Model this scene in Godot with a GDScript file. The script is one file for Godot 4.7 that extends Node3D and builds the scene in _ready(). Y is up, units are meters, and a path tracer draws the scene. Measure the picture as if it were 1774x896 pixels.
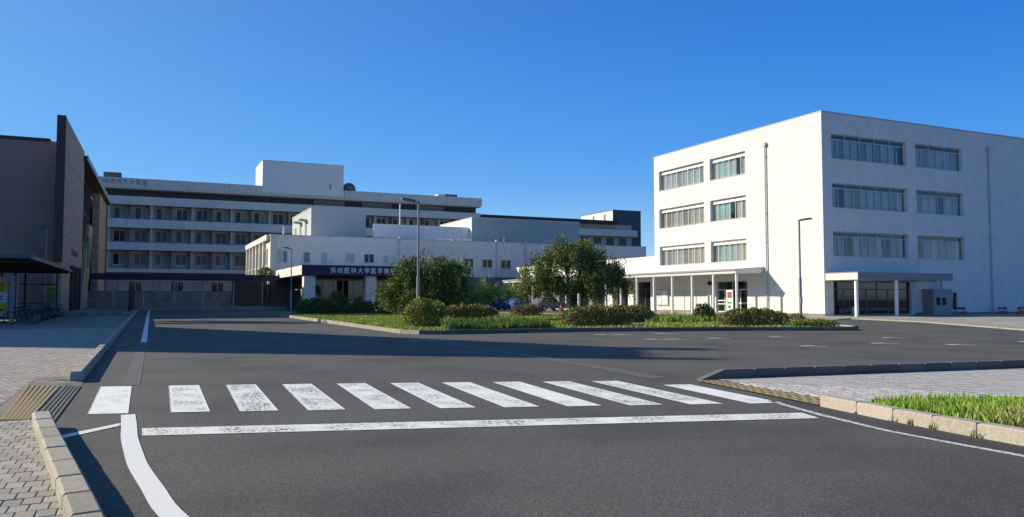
extends Node3D

const UP := Vector3.UP
var rng := RandomNumberGenerator.new()
var used := {}
var M := {}

# ------------------------------------------------------------------ mesh builder
class MB:
	var v := PackedVector3Array()
	var n := PackedVector3Array()
	var c := PackedColorArray()
	var tint := Color.WHITE
	func tri(a: Vector3, b: Vector3, d: Vector3, na: Vector3, nb: Vector3, nd: Vector3) -> void:
		v.append(a); v.append(d); v.append(b)
		n.append(na); n.append(nd); n.append(nb)
		c.append(tint); c.append(tint); c.append(tint)
	# counter-clockwise seen from outside
	func quad(a: Vector3, b: Vector3, d: Vector3, e: Vector3) -> void:
		var k := (b - a).cross(d - a)
		if k.length_squared() < 1e-12:
			k = (d - a).cross(e - a)
		k = k.normalized()
		tri(a, b, d, k, k, k)
		tri(a, d, e, k, k, k)
	# flips the order when it does not face k
	func quadn(a: Vector3, b: Vector3, d: Vector3, e: Vector3, k: Vector3) -> void:
		if (b - a).cross(d - a).dot(k) < 0.0:
			quad(a, e, d, b)
		else:
			quad(a, b, d, e)
	func obox(o: Vector3, x: Vector3, y: Vector3, z: Vector3) -> void:   # centre and half axes
		var s := [[x, y, z], [y, z, x], [z, x, y]]
		for q in s:
			for g in [-1.0, 1.0]:
				var p: Vector3 = o + q[0] * g
				var b: Vector3 = q[1]
				var d: Vector3 = q[2]
				quadn(p - b - d, p + b - d, p + b + d, p - b + d, q[0] * g)
	func box(lo: Vector3, hi: Vector3) -> void:
		var h := (hi - lo) * 0.5
		obox((lo + hi) * 0.5, Vector3(h.x, 0, 0), Vector3(0, h.y, 0), Vector3(0, 0, h.z))
	func bar(p: Vector3, q: Vector3, w: float, h: float, upv := Vector3.UP) -> void:
		var d := (q - p).normalized()
		var s := d.cross(upv)
		if s.length() < 0.01:
			s = d.cross(Vector3.RIGHT)
		s = s.normalized()
		var t := s.cross(d).normalized()
		obox((p + q) * 0.5, d * ((q - p).length() * 0.5), s * (w * 0.5), t * (h * 0.5))
	func tube(pts: Array, rad: Array, sides := 8, cap := true) -> void:
		var rings := []
		var ref := Vector3(0.31, 0.2, 0.93)
		for i in pts.size():
			var a: Vector3 = pts[maxi(i - 1, 0)]
			var b: Vector3 = pts[mini(i + 1, pts.size() - 1)]
			var d := (b - a).normalized()
			var s := (ref - d * ref.dot(d)).normalized()
			ref = s
			var t := d.cross(s)
			var ring := []
			for k in sides:
				var f := TAU * k / sides
				ring.append(s * cos(f) + t * sin(f))
			rings.append(ring)
		for i in pts.size() - 1:
			for k in sides:
				var j := (k + 1) % sides
				var a: Vector3 = pts[i] + rings[i][k] * rad[i]
				var b: Vector3 = pts[i] + rings[i][j] * rad[i]
				var d: Vector3 = pts[i + 1] + rings[i + 1][j] * rad[i + 1]
				var e: Vector3 = pts[i + 1] + rings[i + 1][k] * rad[i + 1]
				tri(a, b, d, rings[i][k], rings[i][j], rings[i + 1][j])
				tri(a, d, e, rings[i][k], rings[i + 1][j], rings[i + 1][k])
		if cap:
			for i in [0, pts.size() - 1]:
				var a: Vector3 = pts[i]
				var k: Vector3 = (pts[0] - pts[1]).normalized() if i == 0 else (pts[i] - pts[i - 1]).normalized()
				for m in sides:
					var p: Vector3 = a + rings[i][m] * rad[i]
					var q: Vector3 = a + rings[i][(m + 1) % sides] * rad[i]
					if (p - a).cross(q - a).dot(k) < 0:
						tri(a, q, p, k, k, k)
					else:
						tri(a, p, q, k, k, k)
	func torus(o: Vector3, ax: Vector3, r: float, w: float, seg := 20, sides := 6) -> void:
		var s := ax.cross(Vector3(0.3, 0.8, 0.2)).normalized()
		var t := ax.cross(s).normalized()
		for i in seg:
			var q := []
			for m in 2:
				var f := TAU * (i + m) / seg
				var d := s * cos(f) + t * sin(f)
				for k in sides + 1:
					var e := TAU * k / sides
					var nn := d * cos(e) + ax * sin(e)
					q.append([o + d * r + nn * w, nn])
			for k in sides:
				var a = q[k]; var b = q[k + 1]; var d2 = q[sides + 1 + k + 1]; var e2 = q[sides + 1 + k]
				tri(a[0], e2[0], d2[0], a[1], e2[1], d2[1])
				tri(a[0], d2[0], b[0], a[1], d2[1], b[1])
	# polygon in x,z with flat top at y1 and sides down to y0
	func prism(poly: PackedVector2Array, y0: float, y1: float, bottom := false) -> void:
		var idx := Geometry2D.triangulate_polygon(poly)
		for k in range(0, idx.size(), 3):
			var a := Vector3(poly[idx[k]].x, y1, poly[idx[k]].y)
			var b := Vector3(poly[idx[k + 1]].x, y1, poly[idx[k + 1]].y)
			var d := Vector3(poly[idx[k + 2]].x, y1, poly[idx[k + 2]].y)
			if (b - a).cross(d - a).y < 0:
				var w := b; b = d; d = w
			tri(a, b, d, Vector3.UP, Vector3.UP, Vector3.UP)
			if bottom:
				var o := Vector3(0, y0 - y1, 0)
				tri(a + o, d + o, b + o, Vector3.DOWN, Vector3.DOWN, Vector3.DOWN)
		if y1 - y0 < 0.001:
			return
		var cw := Geometry2D.is_polygon_clockwise(poly)
		for i in poly.size():
			var p := poly[i]
			var q := poly[(i + 1) % poly.size()]
			var e := q - p
			var k := Vector3(e.y, 0, -e.x) * (-1.0 if cw else 1.0)
			quadn(Vector3(p.x, y0, p.y), Vector3(q.x, y0, q.y), Vector3(q.x, y1, q.y), Vector3(p.x, y1, p.y), k)
	# wall with rectangular holes [u0, v0, u1, v1]; o lower left corner of the outer face, u to the right seen from outside, k outward
	func wall(o: Vector3, u: Vector3, k: Vector3, w: float, h: float, t: float, holes: Array) -> void:
		var us := [0.0, w]
		var vs := [0.0, h]
		for q in holes:
			for i in [0, 2]:
				if not us.has(q[i]): us.append(q[i])
			for i in [1, 3]:
				if not vs.has(q[i]): vs.append(q[i])
		us.sort(); vs.sort()
		var nu := us.size() - 1
		var nv := vs.size() - 1
		var solid := func(i: int, j: int) -> bool:
			if i < 0 or j < 0 or i >= nu or j >= nv: return false
			var cu: float = (us[i] + us[i + 1]) * 0.5
			var cv: float = (vs[j] + vs[j + 1]) * 0.5
			for q in holes:
				if cu > q[0] and cu < q[2] and cv > q[1] and cv < q[3]: return false
			return true
		for i in nu:
			for j in nv:
				if not solid.call(i, j): continue
				var p := func(uu: float, vv: float, d: float) -> Vector3: return o + u * uu + Vector3.UP * vv - k * d
				var a: float = us[i]; var b: float = us[i + 1]; var e: float = vs[j]; var f: float = vs[j + 1]
				quadn(p.call(a, e, 0.0), p.call(b, e, 0.0), p.call(b, f, 0.0), p.call(a, f, 0.0), k)
				quadn(p.call(a, e, t), p.call(b, e, t), p.call(b, f, t), p.call(a, f, t), -k)
				if not solid.call(i - 1, j): quadn(p.call(a, e, 0.0), p.call(a, f, 0.0), p.call(a, f, t), p.call(a, e, t), -u)
				if not solid.call(i + 1, j): quadn(p.call(b, e, 0.0), p.call(b, f, 0.0), p.call(b, f, t), p.call(b, e, t), u)
				if not solid.call(i, j - 1): quadn(p.call(a, e, 0.0), p.call(b, e, 0.0), p.call(b, e, t), p.call(a, e, t), Vector3.DOWN)
				if not solid.call(i, j + 1): quadn(p.call(a, f, 0.0), p.call(b, f, 0.0), p.call(b, f, t), p.call(a, f, t), Vector3.UP)
	func leaf(p: Vector3, d: Vector3, s: Vector3, l: float, w: float, col: Color) -> void:
		var k := d.cross(s).normalized()
		var a := p
		var b := p + d * (l * 0.5) + s * (w * 0.5) + k * (w * 0.12)
		var e := p + d * l
		var f := p + d * (l * 0.5) - s * (w * 0.5) + k * (w * 0.12)
		tint = col
		tri(a, f, e, k, k, k)
		tri(a, e, b, k, k, k)
	func mesh() -> ArrayMesh:
		var arr := []
		arr.resize(Mesh.ARRAY_MAX)
		arr[Mesh.ARRAY_VERTEX] = v
		arr[Mesh.ARRAY_NORMAL] = n
		arr[Mesh.ARRAY_COLOR] = c
		var m := ArrayMesh.new()
		m.add_surface_from_arrays(Mesh.PRIMITIVE_TRIANGLES, arr)
		return m

# ------------------------------------------------------------------ node helpers
func numbered(called: String) -> String:
	if not used.has(called):
		used[called] = 0
		return called
	used[called] += 1
	return "%s_%03d" % [called, used[called]]

func where(o: Node) -> Vector3:
	var p := Vector3.ZERO
	while o != self and o is Node3D:
		p += (o as Node3D).position
		o = o.get_parent()
	return p

func tag(o: Node, label: String, category := "", group := "", kind := "") -> void:
	if label: o.set_meta("label", label)
	if category: o.set_meta("category", category)
	if group: o.set_meta("group", group)
	if kind: o.set_meta("kind", kind)

func thing(called: String, label: String, category: String, at := Vector3.ZERO, group := "") -> Node3D:
	var o := Node3D.new()
	o.name = numbered(called)
	add_child(o)
	o.position = at
	tag(o, label, category, group)
	return o

# mesh data in world coordinates (or local when the parent sits at the origin)
func put(parent: Node, called: String, mb: MB, mat: Material) -> MeshInstance3D:
	return put_mesh(parent, called, mb.mesh(), mat, Vector3.ZERO)

func put_mesh(parent: Node, called: String, mesh: Mesh, mat: Material, at: Vector3, basis := Basis()) -> MeshInstance3D:
	var o := MeshInstance3D.new()
	o.mesh = mesh
	o.material_override = mat
	o.cast_shadow = GeometryInstance3D.SHADOW_CASTING_SETTING_ON
	if parent == self:
		o.name = numbered(called)
		add_child(o)
	else:
		o.name = called
		parent.add_child(o, true)
	o.transform = Transform3D(basis, at - where(parent))
	return o

func setting(called: String, mb: MB, mat: Material, label := "") -> MeshInstance3D:
	var o := put(self, called, mb, mat)
	tag(o, label, "", "", "structure")
	return o

func setting_node(called: String) -> Node3D:
	var o := Node3D.new()
	o.name = numbered(called)
	add_child(o)
	o.set_meta("kind", "structure")
	return o

func bx(parent: Node, called: String, lo: Vector3, hi: Vector3, mat: Material) -> MeshInstance3D:
	var b := MB.new()
	b.box(lo, hi)
	return put(parent, called, b, mat)

# ------------------------------------------------------------------ textures and materials
func pattern(size: int, sd: int, freq: float, oct: int, kind := FastNoiseLite.TYPE_SIMPLEX_SMOOTH) -> PackedByteArray:
	var f := FastNoiseLite.new()
	f.seed = sd
	f.noise_type = kind
	f.frequency = freq
	f.fractal_type = FastNoiseLite.FRACTAL_FBM
	f.fractal_octaves = oct
	var im := f.get_seamless_image(size, size, false, false, 0.12, true)
	im.convert(Image.FORMAT_L8)
	return im.get_data()

func ramp(stops: Array) -> Array:   # [[pos, linear colour]...] -> 256 sRGB byte triples
	var out := []
	for i in 256:
		var t := i / 255.0
		var col: Color = stops[0][1]
		for k in stops.size() - 1:
			if t >= stops[k][0]:
				var s: float = clampf((t - stops[k][0]) / maxf(stops[k + 1][0] - stops[k][0], 1e-5), 0, 1)
				col = (stops[k][1] as Color).lerp(stops[k + 1][1], s)
		col = col.linear_to_srgb()
		out.append([int(clampf(col.r, 0, 1) * 255), int(clampf(col.g, 0, 1) * 255), int(clampf(col.b, 0, 1) * 255)])
	return out

func tex(data: PackedByteArray, size: int, stops: Array) -> ImageTexture:
	var r := ramp(stops)
	var o := PackedByteArray()
	o.resize(size * size * 3)
	var j := 0
	for i in data.size():
		var e = r[data[i]]
		o[j] = e[0]; o[j + 1] = e[1]; o[j + 2] = e[2]
		j += 3
	return ImageTexture.create_from_image(Image.create_from_data(size, size, false, Image.FORMAT_RGB8, o))

func blend(a: PackedByteArray, b: PackedByteArray, share: float) -> PackedByteArray:
	var o := PackedByteArray()
	o.resize(a.size())
	for i in a.size():
		o[i] = clampi(int(a[i] * (1.0 - share) + b[i] * share), 0, 255)
	return o

func stretch(a: PackedByteArray, size: int, fx: int, fy: int) -> PackedByteArray:   # repeats the pattern fx, fy times over the tile
	var o := PackedByteArray()
	o.resize(a.size())
	for y in size:
		for x in size:
			o[y * size + x] = a[((y * fy) % size) * size + ((x * fx) % size)]
	return o

func grey(x: float) -> Color:
	return Color(x, x, x)

func mat(col: Color, rough := 0.8, t: Texture2D = null, per_metre := 1.0, t2: Texture2D = null, per_metre2 := 0.1) -> StandardMaterial3D:
	var m := StandardMaterial3D.new()
	m.albedo_color = col.linear_to_srgb()
	m.roughness = rough
	m.metallic_specular = 0.4
	if t:
		m.albedo_texture = t
		m.uv1_triplanar = true
		m.uv1_world_triplanar = true
		m.uv1_scale = Vector3.ONE * per_metre
	if t2:
		m.detail_enabled = true
		m.detail_albedo = t2
		m.detail_blend_mode = BaseMaterial3D.BLEND_MODE_MUL
		m.detail_uv_layer = BaseMaterial3D.DETAIL_UV_2
		m.uv2_triplanar = true
		m.uv2_world_triplanar = true
		m.uv2_scale = Vector3.ONE * per_metre2
	return m

func leaf_mat(back: float) -> StandardMaterial3D:
	var m := StandardMaterial3D.new()
	m.vertex_color_use_as_albedo = true
	m.roughness = 0.55
	m.metallic_specular = 0.35
	m.backlight_enabled = true
	m.backlight = Color(back, back, back * 0.5)
	m.cull_mode = BaseMaterial3D.CULL_DISABLED
	return m

func glass(col: Color, alpha: float) -> StandardMaterial3D:
	var m := StandardMaterial3D.new()
	m.transparency = BaseMaterial3D.TRANSPARENCY_ALPHA
	var s := col.linear_to_srgb()
	m.albedo_color = Color(s.r, s.g, s.b, alpha)
	m.roughness = 0.03
	m.metallic_specular = 0.6
	return m

func make_materials() -> void:
	var S := 512
	var n_fine := pattern(S, 3, 0.16, 2)
	var n_mid := pattern(S, 5, 0.03, 4)
	var n_big := pattern(S, 8, 0.008, 5)
	var n_speck := pattern(S, 21, 0.33, 1, FastNoiseLite.TYPE_VALUE)
	var n_streak := blend(stretch(pattern(S, 31, 0.012, 4), S, 6, 1), n_big, 0.4)
	var n_grain := stretch(pattern(S, 33, 0.02, 4), S, 1, 8)
	var asph := tex(blend(n_speck, n_fine, 0.45), S, [[0.0, grey(0.16)], [0.3, grey(0.32)], [0.5, grey(0.43)], [0.68, grey(0.55)], [0.8, grey(0.76)], [1.0, Color(1.0, 0.98, 0.94)]])
	var patch := tex(n_big, S, [[0.0, Color(0.60, 0.59, 0.60)], [0.3, Color(0.76, 0.75, 0.75)], [0.5, grey(0.88)], [0.6, Color(0.93, 0.92, 0.9)], [1.0, grey(1.0)]])
	var soft := tex(blend(n_mid, n_fine, 0.35), S, [[0.0, grey(0.72)], [0.5, grey(0.88)], [1.0, grey(1.0)]])
	var plaster := tex(blend(n_streak, n_mid, 0.3), S, [[0.0, Color(0.66, 0.65, 0.60)], [0.28, Color(0.84, 0.83, 0.79)], [0.5, Color(0.93, 0.925, 0.90)], [0.75, grey(0.975)], [1.0, grey(1.0)]])
	var clean := tex(blend(n_mid, n_fine, 0.35), S, [[0.0, grey(0.88)], [0.5, grey(0.95)], [1.0, grey(1.0)]])
	M.clean_tex = clean
	var concrete := tex(blend(n_mid, n_speck, 0.3), S, [[0.0, Color(0.52, 0.49, 0.43)], [0.35, Color(0.78, 0.755, 0.71)], [0.65, grey(0.92)], [1.0, grey(1.0)]])
	var grain := tex(blend(n_grain, n_fine, 0.25), S, [[0.0, grey(0.55)], [0.5, grey(0.82)], [1.0, grey(1.0)]])
	M.patch_tex = patch
	M.road = mat(Color(0.222, 0.221, 0.204), 0.88, asph, 0.5, patch, 0.07)
	M.road_new = mat(Color(0.15, 0.15, 0.148), 0.88, asph, 0.42, patch, 0.11)
	var wornish := blend(n_mid, n_speck, 0.45)
	var W := Color(0.74, 0.74, 0.72)
	var A := Color(0.085, 0.085, 0.083)
	M.paint = mat(Color.WHITE, 0.7, tex(wornish, S, [[0.0, Color(0.5, 0.5, 0.48)], [0.18, Color(0.68, 0.68, 0.66)], [0.4, W], [1.0, Color(0.8, 0.8, 0.79)]]), 1.1)
	M.paint_worn = mat(Color.WHITE, 0.75, tex(wornish, S, [[0.0, A], [0.3, A], [0.4, Color(0.4, 0.4, 0.39)], [0.52, Color(0.62, 0.62, 0.6)], [1.0, W]]), 0.9)
	M.paint_dirty = mat(Color.WHITE, 0.8, tex(blend(n_mid, n_speck, 0.35), S, [[0.0, A], [0.36, A], [0.46, Color(0.26, 0.26, 0.25)], [0.58, Color(0.5, 0.5, 0.48)], [1.0, Color(0.72, 0.72, 0.7)]]), 0.8)
	M.paint_ghost = mat(Color.WHITE, 0.85, tex(wornish, S, [[0.0, A], [0.45, A], [0.62, Color(0.15, 0.15, 0.147)], [1.0, Color(0.3, 0.3, 0.29)]]), 0.9)
	M.paint_faint = mat(Color.WHITE, 0.88, tex(wornish, S, [[0.0, A], [0.3, Color(0.1, 0.1, 0.098)], [1.0, Color(0.14, 0.139, 0.136)]]), 0.9)
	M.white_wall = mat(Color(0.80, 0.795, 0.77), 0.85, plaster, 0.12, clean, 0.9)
	M.white_wall2 = mat(Color(0.84, 0.81, 0.74), 0.85, plaster, 0.1, clean, 0.7)
	M.pale_block = mat(Color(0.50, 0.54, 0.57), 0.8, plaster, 0.1, clean, 0.5)
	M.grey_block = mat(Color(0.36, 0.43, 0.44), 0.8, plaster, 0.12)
	M.hosp = mat(Color(0.50, 0.51, 0.485), 0.85, plaster, 0.08, clean, 0.6)
	M.hosp_band = mat(Color(0.66, 0.665, 0.63), 0.85, plaster, 0.09, clean, 0.6)
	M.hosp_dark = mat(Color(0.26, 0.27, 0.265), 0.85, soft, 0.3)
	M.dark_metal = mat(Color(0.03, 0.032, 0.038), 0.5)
	M.navy = mat(Color(0.02, 0.024, 0.06), 0.45)
	M.soffit = mat(Color(0.35, 0.35, 0.35), 0.8)
	M.white_paint = mat(Color(0.78, 0.78, 0.77), 0.5)
	M.alu = mat(Color(0.45, 0.46, 0.46), 0.45)
	M.alu_white = mat(Color(0.58, 0.59, 0.58), 0.5)
	M.alu_mid = mat(Color(0.2, 0.215, 0.23), 0.5)
	M.alu_dark = mat(Color(0.12, 0.125, 0.13), 0.45)
	M.galv = mat(Color(0.33, 0.34, 0.35), 0.45, soft, 1.5)
	M.pole = mat(Color(0.30, 0.30, 0.30), 0.5)
	M.glass = glass(Color(0.03, 0.05, 0.055), 0.16)
	M.glass_dark = glass(Color(0.012, 0.018, 0.02), 0.8)
	M.curtain_beige = mat(Color(0.72, 0.70, 0.62), 0.9)
	M.curtain_teal = mat(Color(0.52, 0.75, 0.74), 0.9)
	M.curtain_grey = mat(Color(0.34, 0.36, 0.37), 0.9)
	M.curtain_pale = mat(Color(0.66, 0.69, 0.70), 0.9)
	M.curtain_mid = mat(Color(0.42, 0.46, 0.47), 0.9)
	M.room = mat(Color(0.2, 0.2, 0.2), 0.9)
	M.brown = mat(Color(0.72, 0.49, 0.31), 0.75, grain, 0.6, patch, 0.2)
	M.brown_dark = mat(Color(0.12, 0.08, 0.06), 0.7)
	M.brown_panel = [mat(Color(0.58, 0.40, 0.285), 0.7, soft, 0.6), mat(Color(0.565, 0.39, 0.28), 0.7, soft, 0.6), mat(Color(0.595, 0.41, 0.29), 0.7, soft, 0.6)]
	M.beige = mat(Color(0.36, 0.29, 0.22), 0.75, soft, 0.7)
	M.brick_dark = mat(Color(0.30, 0.26, 0.22), 0.8, grain, 1.2)
	M.kerb = []
	for k in 4:
		var s: float = [0.36, 0.40, 0.33, 0.43][k]
		M.kerb.append(mat(Color(s, s * 0.93, s * 0.80), 0.9, concrete, [1.3, 0.9, 1.1, 1.6][k]))
	M.kerb_shade_tint = []  # kerb stone darkened: shade of the camera-facing sides put into its colour
	for k in 3:
		var s: float = [0.15, 0.17, 0.13][k]
		M.kerb_shade_tint.append(mat(Color(s, s * 0.97, s * 0.93), 0.9, concrete, 1.1))
	M.kerb_red = []
	for k in 3:
		var s: float = [0.48, 0.44, 0.52][k]
		M.kerb_red.append(mat(Color(s * 0.95, s * 0.85, s * 0.74), 0.9, concrete, [1.3, 0.9, 1.6][k]))
	M.paver = []
	for k in 5:
		var s: float = [0.37, 0.42, 0.33, 0.39, 0.45][k]
		M.paver.append(mat(Color(s, s * [0.95, 0.925, 0.96, 0.935, 0.94][k], s * [0.86, 0.82, 0.89, 0.84, 0.87][k]), 0.92, concrete, 2.0 + k * 0.3))
	M.paver_grey = []
	for k in 4:
		var s: float = [0.52, 0.57, 0.48, 0.54][k]
		M.paver_grey.append(mat(Color(s, s * 0.97, s * 0.95), 0.92, concrete, 2.0 + k * 0.3))
	M.mortar = mat(Color(0.16, 0.145, 0.12), 0.95, soft, 2.0)
	M.slab = mat(Color(0.30, 0.285, 0.26), 0.9, concrete, 0.6, patch, 0.15)
	M.apron = mat(Color(0.44, 0.42, 0.38), 0.9, concrete, 0.25, patch, 0.1)
	M.tactile = mat(Color(0.33, 0.26, 0.15), 0.85, concrete, 2.5)
	M.ribbed = mat(Color(0.15, 0.147, 0.14), 0.9, concrete, 2.0)
	M.soil = mat(Color(0.10, 0.085, 0.05), 0.95, soft, 1.5, patch, 0.4)
	M.turf = mat(Color(0.14, 0.17, 0.05), 0.95, soft, 2.2, patch, 0.25)
	M.bark = mat(Color(0.07, 0.052, 0.04), 0.95, grain, 2.0)
	M.leaf = leaf_mat(0.5)
	M.grass = leaf_mat(0.6)
	M.black = mat(Color(0.012, 0.012, 0.013), 0.6)
	M.rubber = mat(Color(0.02, 0.02, 0.02), 0.85)
	M.chrome = mat(Color(0.22, 0.22, 0.22), 0.4)
	M.chrome.metallic = 0.8
	M.yellow = mat(Color(0.62, 0.44, 0.02), 0.6)
	M.poster = mat(Color(0.62, 0.66, 0.68), 0.6)
	M.green = mat(Color(0.06, 0.26, 0.13), 0.7)
	M.orange = mat(Color(0.62, 0.12, 0.03), 0.6)
	M.red = mat(Color(0.32, 0.03, 0.025), 0.5)
	M.blue = mat(Color(0.02, 0.13, 0.36), 0.4)
	M.silver = mat(Color(0.45, 0.46, 0.47), 0.35)
	M.car_white = mat(Color(0.76, 0.77, 0.78), 0.3)
	M.sign_red = mat(Color(0.34, 0.07, 0.06), 0.6)
	M.sign_ink = mat(Color(0.04, 0.04, 0.05), 0.7)
	M.sign_grey = mat(Color(0.30, 0.33, 0.30), 0.7)
	M.mesh_screen = mat(Color(0.66, 0.68, 0.69), 0.7)
	M.far_shade = mat(Color(0.25, 0.25, 0.25), 0.9, plaster, 0.1)

# ------------------------------------------------------------------ sky, sun, camera
func make_world() -> void:
	var cam := Camera3D.new()
	cam.name = "camera"
	add_child(cam)
	cam.position = Vector3(0, 1.45, 0)
	cam.rotation_degrees = Vector3(2.8836, -24.982, 0)
	cam.fov = 36.72
	cam.near = 0.05
	cam.far = 2000
	cam.current = true
	var el := deg_to_rad(27.0)
	var az := deg_to_rad(36.0)
	var travel := Vector3(cos(az) * cos(el), -sin(el), sin(az) * cos(el))
	var sun := DirectionalLight3D.new()
	sun.name = "sun"
	add_child(sun)
	sun.look_at_from_position(Vector3.ZERO, travel, UP)
	sun.light_energy = 1.6
	sun.light_color = Color(1.0, 0.945, 0.84)
	sun.light_angular_distance = 0.5
	sun.shadow_enabled = true
	var exposure := 1.32
	var w := 512
	var h := 256
	var im := Image.create(w, h, false, Image.FORMAT_RGBF)
	# elevation in degrees, radiance
	var st := [[-90.0, Color(0.10, 0.11, 0.12)], [-2.0, Color(0.25, 0.3, 0.36)], [0.0, Color(0.62, 0.82, 0.93)], [4.0, Color(0.27, 0.55, 0.89)], [8.3, Color(0.10, 0.345, 0.85)], [11.0, Color(0.06, 0.29, 0.82)], [14.2, Color(0.034, 0.235, 0.76)], [17.5, Color(0.018, 0.19, 0.71)], [20.4, Color(0.009, 0.16, 0.65)], [30.0, Color(0.006, 0.11, 0.5)], [50.0, Color(0.005, 0.07, 0.36)], [90.0, Color(0.004, 0.05, 0.28)]]
	var toward := -travel
	for y in h:
		var e := 90.0 - (y + 0.5) / h * 180.0
		var base: Color = st[0][1]
		for k in st.size() - 1:
			if e >= st[k][0]:
				base = (st[k][1] as Color).lerp(st[k + 1][1], clampf((e - st[k][0]) / (st[k + 1][0] - st[k][0]), 0, 1))
		for x in w:
			var a := (x + 0.5) / w * TAU   # u = 0 lies at -z, a quarter at +x
			var d := Vector3(sin(a) * cos(deg_to_rad(e)), sin(deg_to_rad(e)), -cos(a) * cos(deg_to_rad(e)))
			var ang := rad_to_deg(acos(clampf(d.dot(toward), -1, 1)))
			var g := 0.5 * tanh(exp(-ang / 30.0) / 0.5) if e > 0 else 0.0
			im.set_pixel(x, y, Color(base.r + 0.5 * g, base.g + 0.82 * g, base.b + 0.5 * g) * (1.0 / exposure))
	var sm := PanoramaSkyMaterial.new()
	sm.panorama = ImageTexture.create_from_image(im)
	var sky := Sky.new()
	sky.sky_material = sm
	var env := Environment.new()
	env.background_mode = Environment.BG_SKY
	env.sky = sky
	env.tonemap_mode = Environment.TONE_MAPPER_LINEAR
	env.tonemap_exposure = exposure
	env.sdfgi_enabled = true
	env.ssao_enabled = true
	env.ssil_enabled = true
	var we := WorldEnvironment.new()
	we.name = "environment"
	we.environment = env
	add_child(we)

# ------------------------------------------------------------------ ground, kerbs, markings
var stone_mesh: ArrayMesh
var brick_mesh: ArrayMesh

func bevel_block(l: float, w: float, h: float, b: float) -> ArrayMesh:   # base at y = 0, along x
	var m := MB.new()
	var x := l / 2
	var z := w / 2
	var lo := [Vector3(-x, 0, -z), Vector3(x, 0, -z), Vector3(x, 0, z), Vector3(-x, 0, z)]
	var mid := [Vector3(-x, h - b, -z), Vector3(x, h - b, -z), Vector3(x, h - b, z), Vector3(-x, h - b, z)]
	var top := [Vector3(-x + b, h, -z + b), Vector3(x - b, h, -z + b), Vector3(x - b, h, z - b), Vector3(-x + b, h, z - b)]
	for i in 4:
		var j := (i + 1) % 4
		var k: Vector3 = (lo[i] + lo[j]) * 0.5
		m.quadn(lo[i], lo[j], mid[j], mid[i], k)
		m.quadn(mid[i], mid[j], top[j], top[i], k.normalized() + UP)
	m.quadn(top[0], top[1], top[2], top[3], UP)
	return m.mesh()

func kerb(label: String, path: Array, y0: float, mats: Array, count_parts := 150, scale_h := 1.0) -> void:
	var o := setting_node("kerb")
	tag(o, label)
	var rest := MB.new()
	var made := 0
	for i in path.size() - 1:
		var a: Vector2 = path[i]
		var b: Vector2 = path[i + 1]
		var n := maxi(1, roundi((b - a).length() / 0.62))
		var d := (b - a) / n
		for k in n:
			var p := a + d * (k + 0.5)
			var s := d.length() / 0.62
			var basis := Basis(UP, -d.angle() + rng.randf_range(-0.006, 0.006)).scaled_local(Vector3(s, scale_h * rng.randf_range(0.985, 1.015), 1))
			var at := Vector3(p.x, y0, p.y)
			if made < count_parts:
				put_mesh(o, "kerb_stone", stone_mesh, mats[rng.randi() % mats.size()], at, basis)
				made += 1
			else:
				rest.obox(at + UP * 0.085 * scale_h, basis.x * 0.305, UP * 0.085 * scale_h, basis.z * 0.085)
	if rest.v.size():
		var r := put(o, "kerb_stones", rest, mats[0])
		r.set_meta("kind", "stuff")

func sheet(called: String, pts: Array, y0: float, y1: float, m: Material, label := "") -> MeshInstance3D:
	var b := MB.new()
	b.prism(PackedVector2Array(pts), y0, y1)
	return setting(called, b, m, label)

func bricks(parent: Node, poly: PackedVector2Array, y: float, l: float, w: float, mats: Array, near: int, turn := 0.0) -> void:
	var lo := Vector2(1e9, 1e9)
	var hi := -lo
	var pts := []
	for p in poly:
		var q := p.rotated(-turn)
		pts.append(q)
		lo = lo.min(q); hi = hi.max(q)
	var all := []
	var rows := int((hi.y - lo.y) / w) + 1
	for j in rows:
		var z := hi.y - (j + 0.5) * w
		var cols := int((hi.x - lo.x) / l) + 2
		for i in cols:
			var x := lo.x + (i + (0.5 if j % 2 else 0.0)) * l
			var p := Vector2(x, z).rotated(turn)
			if Geometry2D.is_point_in_polygon(p, poly):
				all.append(p)
	var order := []
	for p in all:
		order.append([p.length_squared(), p])
	order.sort_custom(func(a, b): return a[0] < b[0])
	var rests := []
	for k in mats.size(): rests.append(MB.new())
	for i in order.size():
		var p: Vector2 = order[i][1]
		var dy := rng.randf_range(-0.002, 0.002)
		var basis := Basis(UP, -turn + rng.randf_range(-0.012, 0.012))
		var k := rng.randi() % mats.size()
		if i < near:
			put_mesh(parent, "paver", brick_mesh, mats[k], Vector3(p.x, y - 0.03 + dy, p.y), basis)
		else:
			var bb: MB = rests[k]
			var at := Vector3(p.x, y + dy, p.y)
			var ax := basis.x * (l * 0.5 - 0.004)
			var az := basis.z * (w * 0.5 - 0.004)
			bb.quadn(at - ax - az, at + ax - az, at + ax + az, at - ax + az, UP)
			bb.quadn(at - ax + az, at + ax + az, at + ax + az - UP * 0.012, at - ax + az - UP * 0.012, basis.z)
			bb.quadn(at + ax - az, at + ax + az, at + ax + az - UP * 0.012, at + ax - az - UP * 0.012, basis.x)
	for k in rests.size():
		if rests[k].v.size():
			var r := put(parent, "pavers", rests[k], mats[k])
			r.set_meta("kind", "stuff")

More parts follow.
